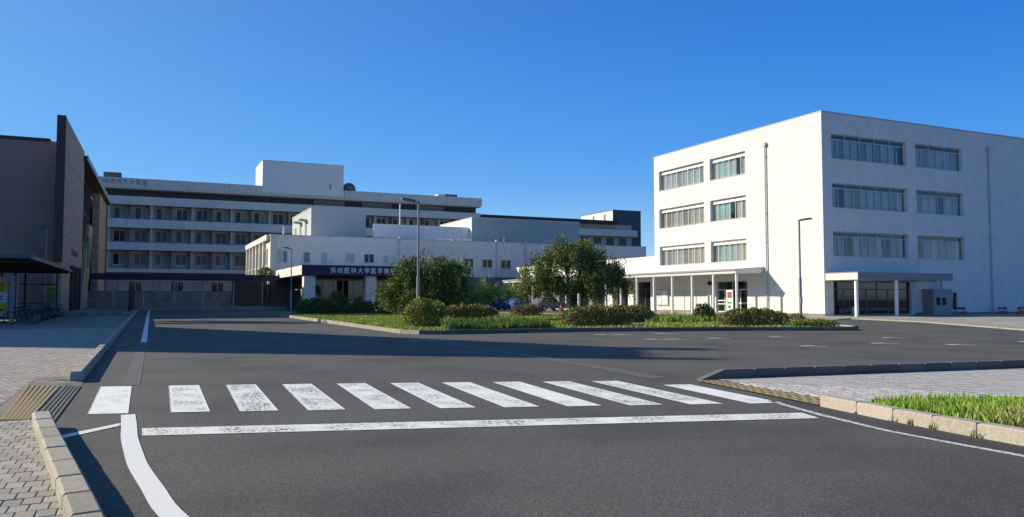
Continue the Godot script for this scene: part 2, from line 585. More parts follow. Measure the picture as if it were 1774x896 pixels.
func stripe(parent: Node, called: String, pts: Array, y: float, m: Material) -> void:
	var p3 := PackedVector3Array()
	for p in pts: p3.append(Vector3(p[0], y, p[1]))
	var t := PackedVector2Array([Vector2(0, 0), Vector2(1, 0), Vector2(1, 1), Vector2(0, 1)])
	var idx := [0, 1, 2, 0, 2, 3] if (p3[1] - p3[0]).cross(p3[2] - p3[0]).y < 0 else [0, 2, 1, 0, 3, 2]
	var arr := []
	arr.resize(Mesh.ARRAY_MAX)
	arr[Mesh.ARRAY_VERTEX] = p3
	arr[Mesh.ARRAY_NORMAL] = PackedVector3Array([UP, UP, UP, UP])
	arr[Mesh.ARRAY_TEX_UV] = t
	arr[Mesh.ARRAY_INDEX] = PackedInt32Array(idx)
	var me := ArrayMesh.new()
	me.add_surface_from_arrays(Mesh.PRIMITIVE_TRIANGLES, arr)
	put_mesh(parent, called, me, m, Vector3.ZERO)

# road paint of w x h metres: tyre dirt ground into the middle, chips, cleaner rims
func paint_mat(sd: int, w: float, h: float, dirt: float, per := 190.0) -> StandardMaterial3D:
	var nx := int(w * per)
	var ny := int(h * per)
	var f := FastNoiseLite.new()
	f.seed = sd
	f.frequency = 1.0
	f.fractal_octaves = 3
	var o := PackedByteArray()
	o.resize(nx * ny * 3)
	var lut := ramp([[0.0, Color(0.79, 0.79, 0.775)], [0.35, Color(0.60, 0.60, 0.585)], [0.7, Color(0.30, 0.30, 0.292)], [1.0, Color(0.10, 0.10, 0.097)]])
	var j := 0
	for y in ny:
		var ym := y / per
		for x in nx:
			var xm := x / per
			var rim := minf(minf(xm, w - xm), minf(ym, h - ym))
			var soft := f.get_noise_2d(xm * 1.6, ym * 1.1)
			var grit := f.get_noise_2d(xm * 17.0 + 40.0, ym * 9.0)
			var fine := f.get_noise_2d(xm * 60.0 + 90.0, ym * 60.0)
			var d := clampf(dirt + soft * 0.9, 0.0, 1.0) * smoothstep(0.0, 0.07, rim)
			d = d * clampf(0.5 + grit * 1.1 + fine * 0.55, 0.0, 1.1) + maxf(0.0, fine - 0.42) * 0.6 + maxf(0.0, grit - 0.5) * 0.5 * dirt
			if rim < 0.012 and fine > 0.1: d = 1.0
			var e = lut[clampi(int(d * 255), 0, 255)]
			o[j] = e[0]; o[j + 1] = e[1]; o[j + 2] = e[2]
			j += 3
	var m := mat(Color.WHITE, 0.75)
	m.albedo_texture = ImageTexture.create_from_image(Image.create_from_data(nx, ny, false, Image.FORMAT_RGB8, o))
	return m

func line_strip(parent: Node, called: String, left: Array, right: Array, y: float, m: Material) -> void:
	var b := MB.new()
	for i in left.size() - 1:
		b.quadn(Vector3(left[i].x, y, left[i].y), Vector3(right[i].x, y, right[i].y), Vector3(right[i + 1].x, y, right[i + 1].y), Vector3(left[i + 1].x, y, left[i + 1].y), UP)
	put(parent, called, b, m)

func make_ground() -> void:
	stone_mesh = bevel_block(0.612, 0.18, 0.185, 0.02)
	brick_mesh = bevel_block(0.112, 0.184, 0.03, 0.005)
	var g := MB.new()
	g.prism(PackedVector2Array([Vector2(-700, 300), Vector2(900, 300), Vector2(900, -900), Vector2(-700, -900)]), 0, 0)
	setting("road", g, M.road)

	# left pavement
	var lp := [Vector2(-1.19, -15.4), Vector2(-1.19, -66), Vector2(-40, -66), Vector2(-40, 6), Vector2(-0.3, 6), Vector2(-0.24, -3.0), Vector2(-0.28, -4.2), Vector2(-0.4, -5.28), Vector2(-0.57, -6.43), Vector2(-0.77, -7.7), Vector2(-0.96, -8.91), Vector2(-1.13, -10.1), Vector2(-1.75, -10.25), Vector2(-1.75, -15.0)]
	sheet("pavement", lp, -0.02, 0.062, M.mortar, "grey brick pavement beside the lane and bicycle shelter")
	var pav: Node = get_node("pavement")
	var near_poly := PackedVector2Array([Vector2(-1.1, -15.65), Vector2(-1.1, -40), Vector2(-9, -40), Vector2(-4.5, -16), Vector2(-3.2, -9), Vector2(-1.9, -4.2), Vector2(-1.2, -2.5), Vector2(-0.1, -2.5), Vector2(-0.16, -4.2), Vector2(-0.30, -5.28), Vector2(-0.48, -6.43), Vector2(-0.68, -7.7), Vector2(-0.87, -8.91), Vector2(-1.08, -10.3), Vector2(-1.7, -10.3), Vector2(-1.7, -15.6), Vector2(-1.1, -15.6)])
	bricks(pav, near_poly, 0.08, 0.118, 0.19, M.paver, 300)
	sheet("pavement", [Vector2(-1.2, -40.05), Vector2(-1.2, -66), Vector2(-30, -66), Vector2(-30, -40.05)], 0.063, 0.079, M.slab, "far stretch of pavement running past the parked bicycles")
	# ramp at the crossing
	var rp := setting_node("dropped_kerb")
	tag(rp, "ramped pavement edge in front of the crossing")
	var rb := MB.new()
	var z0 := -15.35
	var z1 := -10.15
	rb.quadn(Vector3(-1.76, 0.079, z0 + 0.1), Vector3(-1.76, 0.079, z1), Vector3(-1.2, 0.045, z1 - 0.05), Vector3(-1.2, 0.045, z0 + 0.1), UP)
	rb.quadn(Vector3(-1.2, 0.045, z0 + 0.1), Vector3(-1.2, 0.045, z1 - 0.05), Vector3(-0.98, 0.004, z1 - 0.1), Vector3(-0.98, 0.004, z0 + 0.12), UP)
	rb.quadn(Vector3(-1.76, 0.079, z0 - 0.3), Vector3(-1.76, 0.079, z0 + 0.1), Vector3(-1.18, 0.05, z0 + 0.1), Vector3(-1.18, 0.079, z0 - 0.3), UP)
	put(rp, "ramp", rb, M.slab)
	for k in 5:   # grey ribs along the gutter
		var x := -1.175 + k * 0.047
		var y := 0.045 - (x + 1.2) * 0.186
		var b := MB.new()
		b.bar(Vector3(x, y + 0.003, z0 + 0.85), Vector3(x, y + 0.003, z1 - 0.25), 0.037, 0.014)
		put(rp, "rib", b, M.ribbed)
	var tp := setting_node("tactile_paving")
	tag(tp, "ochre ribbed paving strip before the zebra crossing")
	var tb := MB.new()
	tb.quadn(Vector3(-1.72, 0.082, -14.35), Vector3(-1.5, 0.072, -10.4), Vector3(-1.2, 0.052, -10.4), Vector3(-1.22, 0.053, -14.3), UP)
	put(tp, "tile", tb, M.tactile)
	for k in 7:
		var t := (k + 0.5) / 7.0
		var b := MB.new()
		b.bar(Vector3(lerpf(-1.71, -1.23, t), lerpf(0.083, 0.056, t), -14.3), Vector3(lerpf(-1.49, -1.21, t), lerpf(0.075, 0.056, t), -10.45), 0.045, 0.012)
		put(tp, "bar", b, M.tactile)

	kerb("concrete kerb bending round the near corner of the pavement", [Vector2(0.1, -2.2), Vector2(-0.06, -3.2), Vector2(-0.16, -4.2), Vector2(-0.30, -5.28), Vector2(-0.48, -6.43), Vector2(-0.68, -7.7), Vector2(-0.87, -8.91), Vector2(-1.06, -10.18)], 0, M.kerb)
	kerb("long straight kerb between the pavement and the lane", [Vector2(-1.1, -15.35), Vector2(-1.1, -130)], 0, M.kerb, 150)

	# right pavement, its kerbs and the grass verge
	var rpv := [Vector2(8.28, -7.72), Vector2(8.85, -11.0), Vector2(9.1, -10.95), Vector2(16.2, -10.0), Vector2(45, -6.3), Vector2(45, -2.0), Vector2(10.3, -6.42), Vector2(8.35, -7.3)]
	sheet("pavement", rpv, -0.02, 0.016, M.mortar, "pale brick pavement behind the grass verge")
	var rpn: Node = get_node("pavement_002")
	bricks(rpn, PackedVector2Array([Vector2(8.68, -7.5), Vector2(9.02, -10.9), Vector2(16.2, -9.93), Vector2(26, -8.6), Vector2(26, -5.0), Vector2(10.3, -6.5)]), 0.03, 0.118, 0.19, M.paver_grey, 300, 0.13)
	var tr := setting_node("tactile_paving")
	tag(tr, "worn ochre dotted paving strip at the far end of the crossing")
	tb = MB.new()
	tb.quadn(Vector3(8.15, 0.021, -7.8), Vector3(8.62, 0.021, -10.95), Vector3(9.0, 0.021, -10.9), Vector3(8.7, 0.021, -7.6), UP)
	put(tr, "tile", tb, M.tactile)
	for k in 60:
		var t := (k % 15 + 0.5) / 15.0
		var s := (int(k / 15.0) + 0.5) / 4.0
		var p := Vector2(8.15, -7.8).lerp(Vector2(8.62, -10.95), t).lerp(Vector2(8.7, -7.6).lerp(Vector2(9.0, -10.9), t), s)
		tb = MB.new()
		tb.obox(Vector3(p.x, 0.023, p.y), Vector3(0.04, 0, 0), Vector3(0, 0.004, 0), Vector3(0, 0, 0.04))
		put(tr, "stud", tb, M.tactile)
	kerb("kerb with painted shade along the far side of the right pavement", [Vector2(9.2, -11.0), Vector2(16.2, -10.1), Vector2(45, -6.4)], 0, M.kerb_shade_tint, 120)
	var wd := MB.new()
	var wa := Vector3(8.72, 0.01, -11.06)
	var wb := Vector3(9.195, 0.18, -11.0)
	var wn := Vector3(0.12, 0, -0.99) * 0.09
	wd.quadn(wa - wn, wa + wn, wb + wn, wb - wn, UP)
	wd.quadn(wa - wn, wb - wn, Vector3(wb.x, 0, wb.z) - wn, Vector3(wa.x, 0, wa.z) - wn, -wn)
	wd.quadn(wa + wn, wb + wn, Vector3(wb.x, 0, wb.z) + wn, Vector3(wa.x, 0, wa.z) + wn, wn)
	setting("kerb_ramp_stone", wd, M.kerb_shade_tint[0], "sloping end stone of the kerb with painted shade")
	kerb("rosy stone kerb in front of the grass verge", [Vector2(8.24, -7.75), Vector2(8.12, -7.05), Vector2(8.02, -6.45), Vector2(7.96, -5.9), Vector2(7.9, -5.35), Vector2(7.86, -4.7), Vector2(7.9, -3.5), Vector2(8.1, -2.0), Vector2(8.6, 0.0)], 0, M.kerb_red, 150, 0.82)
	sheet("verge_soil", [Vector2(8.1, -7.0), Vector2(8.36, -7.32), Vector2(10.3, -6.45), Vector2(45, -2.05), Vector2(45, 3), Vector2(8.8, 3), Vector2(8.65, 0), Vector2(8.18, -2.0), Vector2(7.98, -3.5), Vector2(7.95, -4.7), Vector2(8.0, -5.4), Vector2(8.08, -6.45)], -0.02, 0.11, M.turf, "earth under the grass of the verge")
	var gp := PackedVector2Array([Vector2(8.22, -7.0), Vector2(8.5, -7.25), Vector2(10.3, -6.5), Vector2(17, -5.6), Vector2(17, -1.0), Vector2(8.5, -1.0), Vector2(8.08, -3.5), Vector2(8.06, -4.7), Vector2(8.1, -5.4)])
	var gr := grass(gp, 46000, 0.12, 0.05, 0.125, [Color(0.20, 0.38, 0.03), Color(0.27, 0.45, 0.04), Color(0.13, 0.28, 0.03), Color(0.36, 0.46, 0.07)], 0.009)
	var go := put(self, "grass", gr, M.grass)
	tag(go, "bright ragged grass of the verge behind the rosy kerb", "grass", "", "stuff")

	var kw := MB.new()
	for q in [[8.04, -7.05], [7.93, -6.45], [7.86, -5.9], [7.8, -5.35], [7.77, -4.75], [7.9, -6.2]]:
		var t := grass(PackedVector2Array([Vector2(q[0] - 0.03, q[1] - 0.05), Vector2(q[0] + 0.03, q[1] - 0.05), Vector2(q[0] + 0.03, q[1] + 0.05), Vector2(q[0] - 0.03, q[1] + 0.05)]), 22, 0.0, 0.04, 0.11, [Color(0.16, 0.2, 0.05), Color(0.22, 0.2, 0.08)], 0.006)
		kw.v.append_array(t.v); kw.n.append_array(t.n); kw.c.append_array(t.c)
	go = put(self, "weeds", kw, M.grass)
	tag(go, "small weeds in the joints below the rosy kerb", "weeds", "", "stuff")

	# planted island
	var isl := [Vector2(9.35, -30.6), Vector2(9.8, -29.6), Vector2(10.6, -29.15), Vector2(16.6, -29.0), Vector2(19.8, -28.2), Vector2(24.1, -26.8), Vector2(28.2, -25.0), Vector2(29.2, -25.6), Vector2(31.0, -30.5), Vector2(33, -52), Vector2(24, -70), Vector2(9.35, -70)]
	sheet("island_earth", isl, -0.02, 0.12, M.turf, "earth of the planted island")
	var ring := []
	for p in isl: ring.append(p)
	ring.append(isl[0])
	kerb("kerb along the front of the planted island", ring.slice(1, 8), -0.01, M.kerb_shade_tint, 120)  # front stones take the shade-darkened colour, the sides the plain one
	kerb("pale kerb round the sides of the planted island", ring.slice(7) + [isl[1]], -0.01, M.kerb, 150)
	var gi := grass(PackedVector2Array([Vector2(9.5, -30.6), Vector2(10.7, -29.4), Vector2(16.6, -29.2), Vector2(24.1, -27.0), Vector2(28.1, -25.3), Vector2(30.7, -31), Vector2(32, -50), Vector2(20, -64), Vector2(9.5, -68)]), 66000, 0.12, 0.05, 0.14, [Color(0.22, 0.34, 0.035), Color(0.30, 0.42, 0.05), Color(0.15, 0.24, 0.03), Color(0.40, 0.42, 0.11)], 0.03, true)
	go = put(self, "grass", gi, M.grass)
	tag(go, "patchy grass covering the planted island", "grass", "", "stuff")
	var tall := grass(PackedVector2Array([Vector2(10.9, -29.5), Vector2(15.6, -29.3), Vector2(15.4, -32.2), Vector2(12.2, -33.2), Vector2(11.2, -31)]), 7500, 0.12, 0.22, 0.5, [Color(0.09, 0.18, 0.03), Color(0.14, 0.25, 0.04), Color(0.07, 0.14, 0.025)], 0.028)  # darker greens put the shadow on this corner into the blades
	go = put(self, "tall_grass", tall, M.grass)
	tag(go, "tall grass with shade in its colour growing at the island's near corner", "grass", "", "stuff")
	var weeds := grass(PackedVector2Array([Vector2(23.5, -33.5), Vector2(28.5, -31.5), Vector2(29.5, -34.5), Vector2(24.5, -37)]), 1500, 0.12, 0.2, 0.55, [Color(0.18, 0.28, 0.04), Color(0.26, 0.36, 0.06), Color(0.12, 0.2, 0.03)], 0.035)
	go = put(self, "weeds", weeds, M.grass)
	tag(go, "weeds standing before the white porch columns", "weeds", "", "stuff")
	# bare earth patches
	sheet("bare_earth", [Vector2(18.5, -37.5), Vector2(22, -39), Vector2(24, -37.6), Vector2(22, -36), Vector2(19, -36)], 0.12, 0.128, M.soil, "bare earth between the grass near the small tree")
	# pavement apron round the right-hand building
	sheet("apron", [Vector2(33.5, -33), Vector2(43.5, -38.6), Vector2(41.2, -31.5), Vector2(37.5, -25.4), Vector2(35.2, -21.9), Vector2(32, -17), Vector2(90, -17), Vector2(90, -60), Vector2(47, -60), Vector2(47, -80), Vector2(41.5, -80), Vector2(41.5, -46)], -0.02, 0.06, M.apron, "pale concrete apron along the right-hand building")

	# paint
	var cw := setting_node("crosswalk_marking")
	tag(cw, "white zebra crossing stripes across the road")
	var dirts := [0.04, 0.34, 0.66, 0.72, 0.46, 0.5, 0.3, 0.1, 0.6, 0.5, 0.08]
	for k in 11:
		var t := k / 10.0
		var xt := -0.68 + 0.845 * k + (0.12 * sin(PI * t))
		var zt := -14.4 + 2.95 * t
		if k == 10: zt = -10.75
		var xb := -0.66 + 0.815 * k
		var zb := -11.08 + 2.72 * t
		if k > 0:
			xt += 0.14 * (1.0 - t); xb += 0.14 * (1.0 - t)
		stripe(cw, "stripe", [[xt, zt], [xt + 0.46, zt + 0.13], [xb + 0.46, zb + 0.13], [xb, zb]], 0.006, paint_mat(50 + k * 3, 0.46, 3.3 if k < 10 else 2.4, dirts[k], 130.0))
	var sl := setting_node("stop_line_marking")
	tag(sl, "long white stop line in front of the zebra crossing")
	stripe(sl, "line", [[-0.04, -9.64], [7.48, -7.42], [7.34, -7.0], [-0.03, -9.12]], 0.006, paint_mat(91, 7.8, 0.45, 0.5, 120.0))
	var el := setting_node("edge_line_marking")
	tag(el, "white edge line curving in from the left kerb")
	var L := [Vector2(-0.28, -10.82), Vector2(-0.25, -9.9), Vector2(-0.23, -9.06), Vector2(-0.18, -8.2), Vector2(-0.13, -7.5), Vector2(-0.02, -6.57), Vector2(0.09, -5.73), Vector2(0.4, -4.4), Vector2(0.9, -3.2), Vector2(1.8, -1.8)]
	var curve := Curve3D.new()
	for i in L.size():
		var dv: Vector2 = (L[mini(i + 1, L.size() - 1)] - L[maxi(i - 1, 0)]) / 6.0
		curve.add_point(Vector3(L[i].x, 0, L[i].y), Vector3(-dv.x, 0, -dv.y), Vector3(dv.x, 0, dv.y))
	L = []
	for i in 48:
		var cp := curve.sample_baked(curve.get_baked_length() * i / 47.0, true)
		L.append(Vector2(cp.x, cp.z))
	var R := []
	for i in L.size():
		var d: Vector2 = (L[mini(i + 1, L.size() - 1)] - L[maxi(i - 1, 0)]).normalized()
		R.append(L[i] + Vector2(-d.y, d.x) * -0.16 * (-1.0 if false else 1.0))
	for i in L.size():
		if R[i].x < L[i].x: R[i] = L[i] * 2 - R[i]
	line_strip(el, "line", L, R, 0.007, M.paint)
	stripe(el, "line", [[-0.9, -9.4], [-0.84, -9.2], [-0.25, -9.95], [-0.25, -10.15]], 0.006, paint_mat(95, 1.0, 0.2, 0.35, 150.0))
	var ll := setting_node("lane_line_marking")
	tag(ll, "white line running away beside the left kerb")
	stripe(ll, "line", [[-0.2, -28], [-0.02, -28], [0.06, -64], [-0.12, -64]], 0.006, M.paint)
	stripe(ll, "line", [[-0.12, -64.3], [0.06, -64.3], [0.2, -98], [0.02, -98]], 0.006, M.paint)
	stripe(ll, "line", [[-0.25, -27.8], [-0.02, -27.8], [-0.1, -14.4], [-0.36, -14.4]], 0.005, M.paint_faint)
	var rl := setting_node("edge_line_marking")
	tag(rl, "thin worn line along the gutter before the rosy kerb")
	line_strip(rl, "line", [Vector2(7.9, -8.5), Vector2(7.5, -7.15), Vector2(7.28, -6.05), Vector2(7.24, -5.2), Vector2(7.24, -4.4), Vector2(7.4, -2.5)], [Vector2(7.98, -8.46), Vector2(7.6, -7.12), Vector2(7.36, -6.03), Vector2(7.33, -5.18), Vector2(7.34, -4.4), Vector2(7.5, -2.5)], 0.006, M.paint_worn)
	line_strip(rl, "gutter", [Vector2(8.0, -8.5), Vector2(7.62, -7.12), Vector2(7.38, -6.03), Vector2(7.35, -5.18), Vector2(7.36, -4.4), Vector2(7.52, -2.5)], [Vector2(8.5, -8.6), Vector2(8.13, -7.4), Vector2(7.94, -6.1), Vector2(7.84, -5.2), Vector2(7.78, -4.4), Vector2(7.95, -2.5)], 0.003, M.road_new)
	var pk := setting_node("parking_marking")
	tag(pk, "scattered worn white parking marks on the plaza")
	for q in [[16.1, -26.4], [16.8, -26.1], [18.8, -26.2], [15.9, -22.7], [16.6, -22.4], [18.4, -22.4], [21.0, -22.1], [18.0, -17.6], [21.1, -17.7], [26.3, -16.3], [22.6, -16.2], [24.4, -20.0]]:
		var x: float = q[0]
		var z: float = q[1]
		stripe(pk, "mark", [[x - 0.22, z - 0.12], [x + 0.22, z - 0.04], [x + 0.2, z + 0.14], [x - 0.24, z + 0.06]], 0.006, M.paint)
		stripe(pk, "mark", [[x + 0.02, z + 0.15], [x + 0.14, z + 0.15], [x + 0.3, z + 0.6], [x + 0.18, z + 0.6]], 0.006, M.paint_worn)
	stripe(pk, "line", [[21.0, -22.2], [22.7, -21.9], [22.7, -21.75], [21.0, -22.05]], 0.005, M.paint_ghost)
	stripe(pk, "line", [[17.7, -18.3], [24.5, -16.6], [24.5, -16.45], [17.7, -18.15]], 0.005, M.paint_ghost)
	stripe(pk, "line", [[19.6, -15.4], [26.3, -13.9], [26.3, -13.75], [19.6, -15.25]], 0.005, M.paint_ghost)
	stripe(pk, "line", [[28.1, -22.5], [34, -18.8], [34, -18.6], [28.1, -22.3]], 0.005, M.paint_ghost)
	line_strip(pk, "line", [Vector2(8.9, -27.2), Vector2(8.4, -24), Vector2(8.5, -18), Vector2(8.4, -14.8), Vector2(8.15, -11.7)], [Vector2(9.1, -27.2), Vector2(8.7, -24), Vector2(8.85, -18), Vector2(8.75, -14.8), Vector2(8.6, -11.7)], 0.005, M.paint_ghost)
	stripe(pk, "line", [[8.0, -25.6], [9.6, -24.9], [9.6, -24.75], [8.0, -25.4]], 0.006, M.paint_worn)
	stripe(pk, "line", [[9.7, -24.8], [12.2, -24.4], [12.2, -24.3], [9.7, -24.65]], 0.005, M.paint_ghost)
	for q in [[3.4, -26.2, 0.5], [4.2, -25.6, -0.6], [6.4, -33, 0.3], [3.2, -60, 0.2], [5.8, -80, 0.2]]:
		var d := Vector2(1, q[2]).normalized() * 0.5
		stripe(pk, "mark", [[q[0] - d.x, q[1] - d.y], [q[0] + d.x, q[1] + d.y], [q[0] + d.x + 0.02, q[1] + d.y + 0.12], [q[0] - d.x + 0.02, q[1] - d.y + 0.12]], 0.006, M.paint_ghost)

func grass(poly: PackedVector2Array, n: int, y: float, h0: float, h1: float, cols: Array, w: float, patchy := false) -> MB:
	var b := MB.new()
	var lo := Vector2(1e9, 1e9)
	var hi := -lo
	for p in poly:
		lo = lo.min(p); hi = hi.max(p)
	var f := FastNoiseLite.new()
	f.seed = 4
	f.frequency = 0.35
	var made := 0
	var tries := 0
	while made < n and tries < n * 6:
		tries += 1
		var p := Vector2(rng.randf_range(lo.x, hi.x), rng.randf_range(lo.y, hi.y))
		if not Geometry2D.is_point_in_polygon(p, poly): continue
		var q := f.get_noise_2d(p.x, p.y)
		if patchy and (q < -0.25 or rng.randf() < p.length() / 90.0): continue
		made += 1
		var a := rng.randf() * TAU
		var s := Vector3(cos(a), 0, sin(a))
		var lean := Vector3(rng.randf_range(-0.5, 0.5), 0, rng.randf_range(-0.5, 0.5))
		var h := rng.randf_range(h0, h1) * (1.0 + 0.7 * q)
		var at := Vector3(p.x, y - 0.01, p.y)
		var mid := at + UP * h * 0.6 + lean * h * 0.35
		var tip := at + UP * h + lean * h
		var k := s.cross(UP).normalized()
		var col: Color = cols[rng.randi() % cols.size()]
		if q > 0.18 and rng.randf() < (q - 0.1) * 1.6: col = Color(0.44, 0.40, 0.16)
		b.tint = col.lightened(rng.randf() * 0.04) * rng.randf_range(0.8, 1.15)
		b.tri(at - s * w, at + s * w, mid + s * w * 0.7, k, k, k)
		b.tri(at - s * w, mid + s * w * 0.7, mid - s * w * 0.7, k, k, k)
		b.tri(mid - s * w * 0.7, mid + s * w * 0.7, tip, k, k, k)
	return b

# ------------------------------------------------------------------ windows
func frame_box(b: MB, o: Vector3, u: Vector3, k: Vector3, u0: float, v0: float, u1: float, v1: float, d0: float, d1: float) -> void:
	b.obox(o + u * ((u0 + u1) * 0.5) + UP * ((v0 + v1) * 0.5) - k * ((d0 + d1) * 0.5), u * ((u1 - u0) * 0.5), UP * ((v1 - v0) * 0.5), k * ((d1 - d0) * 0.5))

func curtain(parent: Node, o: Vector3, u: Vector3, k: Vector3, u0: float, v0: float, u1: float, v1: float, d: float, m: Material) -> void:
	var b := MB.new()
	var n := maxi(4, int((u1 - u0) / 0.09))
	for i in n:
		var a := u0 + (u1 - u0) * i / n
		var e := u0 + (u1 - u0) * (i + 1) / n
		var da := d + (0.035 if i % 2 else -0.035) * (0.6 + 0.4 * sin(i * 1.7))
		var de := d + (0.035 if (i + 1) % 2 else -0.035) * (0.6 + 0.4 * sin((i + 1) * 1.7))
		b.quadn(o + u * a + UP * v0 - k * da, o + u * e + UP * v0 - k * de, o + u * e + UP * v1 - k * de, o + u * a + UP * v1 - k * da, k)
	put(parent, "curtain", b, m)

# opts: panes, transom (fraction of the height below it, 0 none), d (recess), f (bar width), frame, glass, top (material of the upper panels), cur (material codes per pane), sill
func window(parent: Node, o: Vector3, u: Vector3, k: Vector3, q: Array, opts: Dictionary) -> MeshInstance3D:
	var u0: float = q[0]; var v0: float = q[1]; var u1: float = q[2]; var v1: float = q[3]
	var f: float = opts.get("f", 0.06)
	var d: float = opts.get("d", 0.16)
	var n: int = opts.panes
	var tr: float = opts.get("transom", 0.0)
	var vt := v0 + (v1 - v0) * tr if tr > 0 else v1 - f
	var b := MB.new()
	frame_box(b, o, u, k, u0, v0, u0 + f, v1, d, d + 0.07)
	frame_box(b, o, u, k, u1 - f, v0, u1, v1, d, d + 0.07)
	frame_box(b, o, u, k, u0 + f, v0, u1 - f, v0 + f, d - 0.004, d + 0.066)
	frame_box(b, o, u, k, u0 + f, v1 - f, u1 - f, v1, d - 0.004, d + 0.066)
	if tr > 0:
		frame_box(b, o, u, k, u0 + f, vt - f * 0.5, u1 - f, vt + f * 0.5, d - 0.008, d + 0.062)
	var step := (u1 - u0 - f) / n
	for i in range(1, n):
		var c := u0 + f * 0.5 + step * i
		var wide := f * (0.5 if i % 2 else 0.36)
		frame_box(b, o, u, k, c - wide, v0 + f, c + wide, vt - (f * 0.5 if tr > 0 else 0.0), d + (0.002 if i % 2 else 0.012), d + 0.06)
		if tr > 0 and i % 2 == 0:
			frame_box(b, o, u, k, c - f * 0.4, vt + f * 0.5, c + f * 0.4, v1 - f, d + 0.004, d + 0.06)
	if opts.get("sill", true):
		frame_box(b, o, u, k, u0 + 0.004, v0 - 0.0, u1 - 0.004, v0 + 0.035, -0.05, d - 0.006)
	var w := put(parent, "window", b, opts.frame)
	var cur: Array = opts.get("cur", [])
	for i in n:
		var a := u0 + f * 0.5 + step * i
		var e := a + step
		var p := MB.new()
		var dd := d + 0.03 + (0.012 if i % 2 else 0.0)
		frame_box(p, o, u, k, a + f * 0.2, v0 + f * 0.6, e - f * 0.2, vt - 0.01, dd, dd + 0.008)
		put(w, "pane", p, opts.glass)
		if cur.size() and cur[i % cur.size()] != null:
			curtain(w, o, u, k, a, v0 + 0.03, e, vt + 0.05, d + 0.2, cur[i % cur.size()])
	if tr > 0:
		var m := maxi(1, int(n / 2.0))
		for i in m:
			var a := u0 + f * 0.5 + (u1 - u0 - f) * i / m
			var e := u0 + f * 0.5 + (u1 - u0 - f) * (i + 1) / m
			var p := MB.new()
			frame_box(p, o, u, k, a + 0.01, vt + 0.01, e - 0.01, v1 - f * 0.6, d + 0.035, d + 0.045)
			put(w, "transom_pane", p, opts.get("top", opts.glass))
	return w

# surface-mounted far window: frame proud of the wall, two dark panes
func far_window(parent: Node, o: Vector3, u: Vector3, k: Vector3, q: Array, fm: Material, pm: Material, n := 2, pm2: Material = null) -> void:
	var b := MB.new()
	var f := 0.1
	var u0: float = q[0]; var v0: float = q[1]; var u1: float = q[2]; var v1: float = q[3]
	frame_box(b, o, u, k, u0, v0, u0 + f, v1, -0.09, 0.0)
	frame_box(b, o, u, k, u1 - f, v0, u1, v1, -0.09, 0.0)
	frame_box(b, o, u, k, u0 + f, v0, u1 - f, v0 + f, -0.09, 0.0)
	frame_box(b, o, u, k, u0 + f, v1 - f, u1 - f, v1, -0.09, 0.0)
	frame_box(b, o, u, k, u0 - 0.08, v0 - 0.1, u1 + 0.08, v0 - 0.004, -0.16, 0.0)
	for i in range(1, n):
		var c := u0 + (u1 - u0) * i / n
		frame_box(b, o, u, k, c - f * 0.5, v0 + f, c + f * 0.5, v1 - f, -0.07, 0.0)
	var w := put(parent, "window", b, fm)
	for i in n:
		var a := u0 + (u1 - u0) * i / n
		var e := u0 + (u1 - u0) * (i + 1) / n
		var p := MB.new()
		frame_box(p, o, u, k, a + f * 0.4, v0 + f * 0.9, e - f * 0.4, v1 - f * 0.9, -0.03 - 0.01 * i, -0.002)
		put(w, "pane", p, pm if (i % 2 == 0 or pm2 == null) else pm2)

func downpipe(parent: Node, at: Vector3, k: Vector3, y0: float, y1: float, m: Material) -> void:
	var b := MB.new()
	var p := at + k * 0.12
	b.tube([Vector3(p.x, y0, p.z), Vector3(p.x, y1, p.z)], [0.065, 0.065], 8)
	var o := put(parent, "downpipe", b, m)
	b = MB.new()
	var s := k.cross(UP)
	b.obox(Vector3(p.x, y1 + 0.13, p.z), s * 0.15, UP * 0.15, k * 0.11)
	var y := y0 + 1.2
	while y < y1:
		b.obox(Vector3(p.x, y, p.z) - k * 0.03, s * 0.08, UP * 0.025, k * 0.085)
		y += 2.4
	put(o, "bracket", b, m)

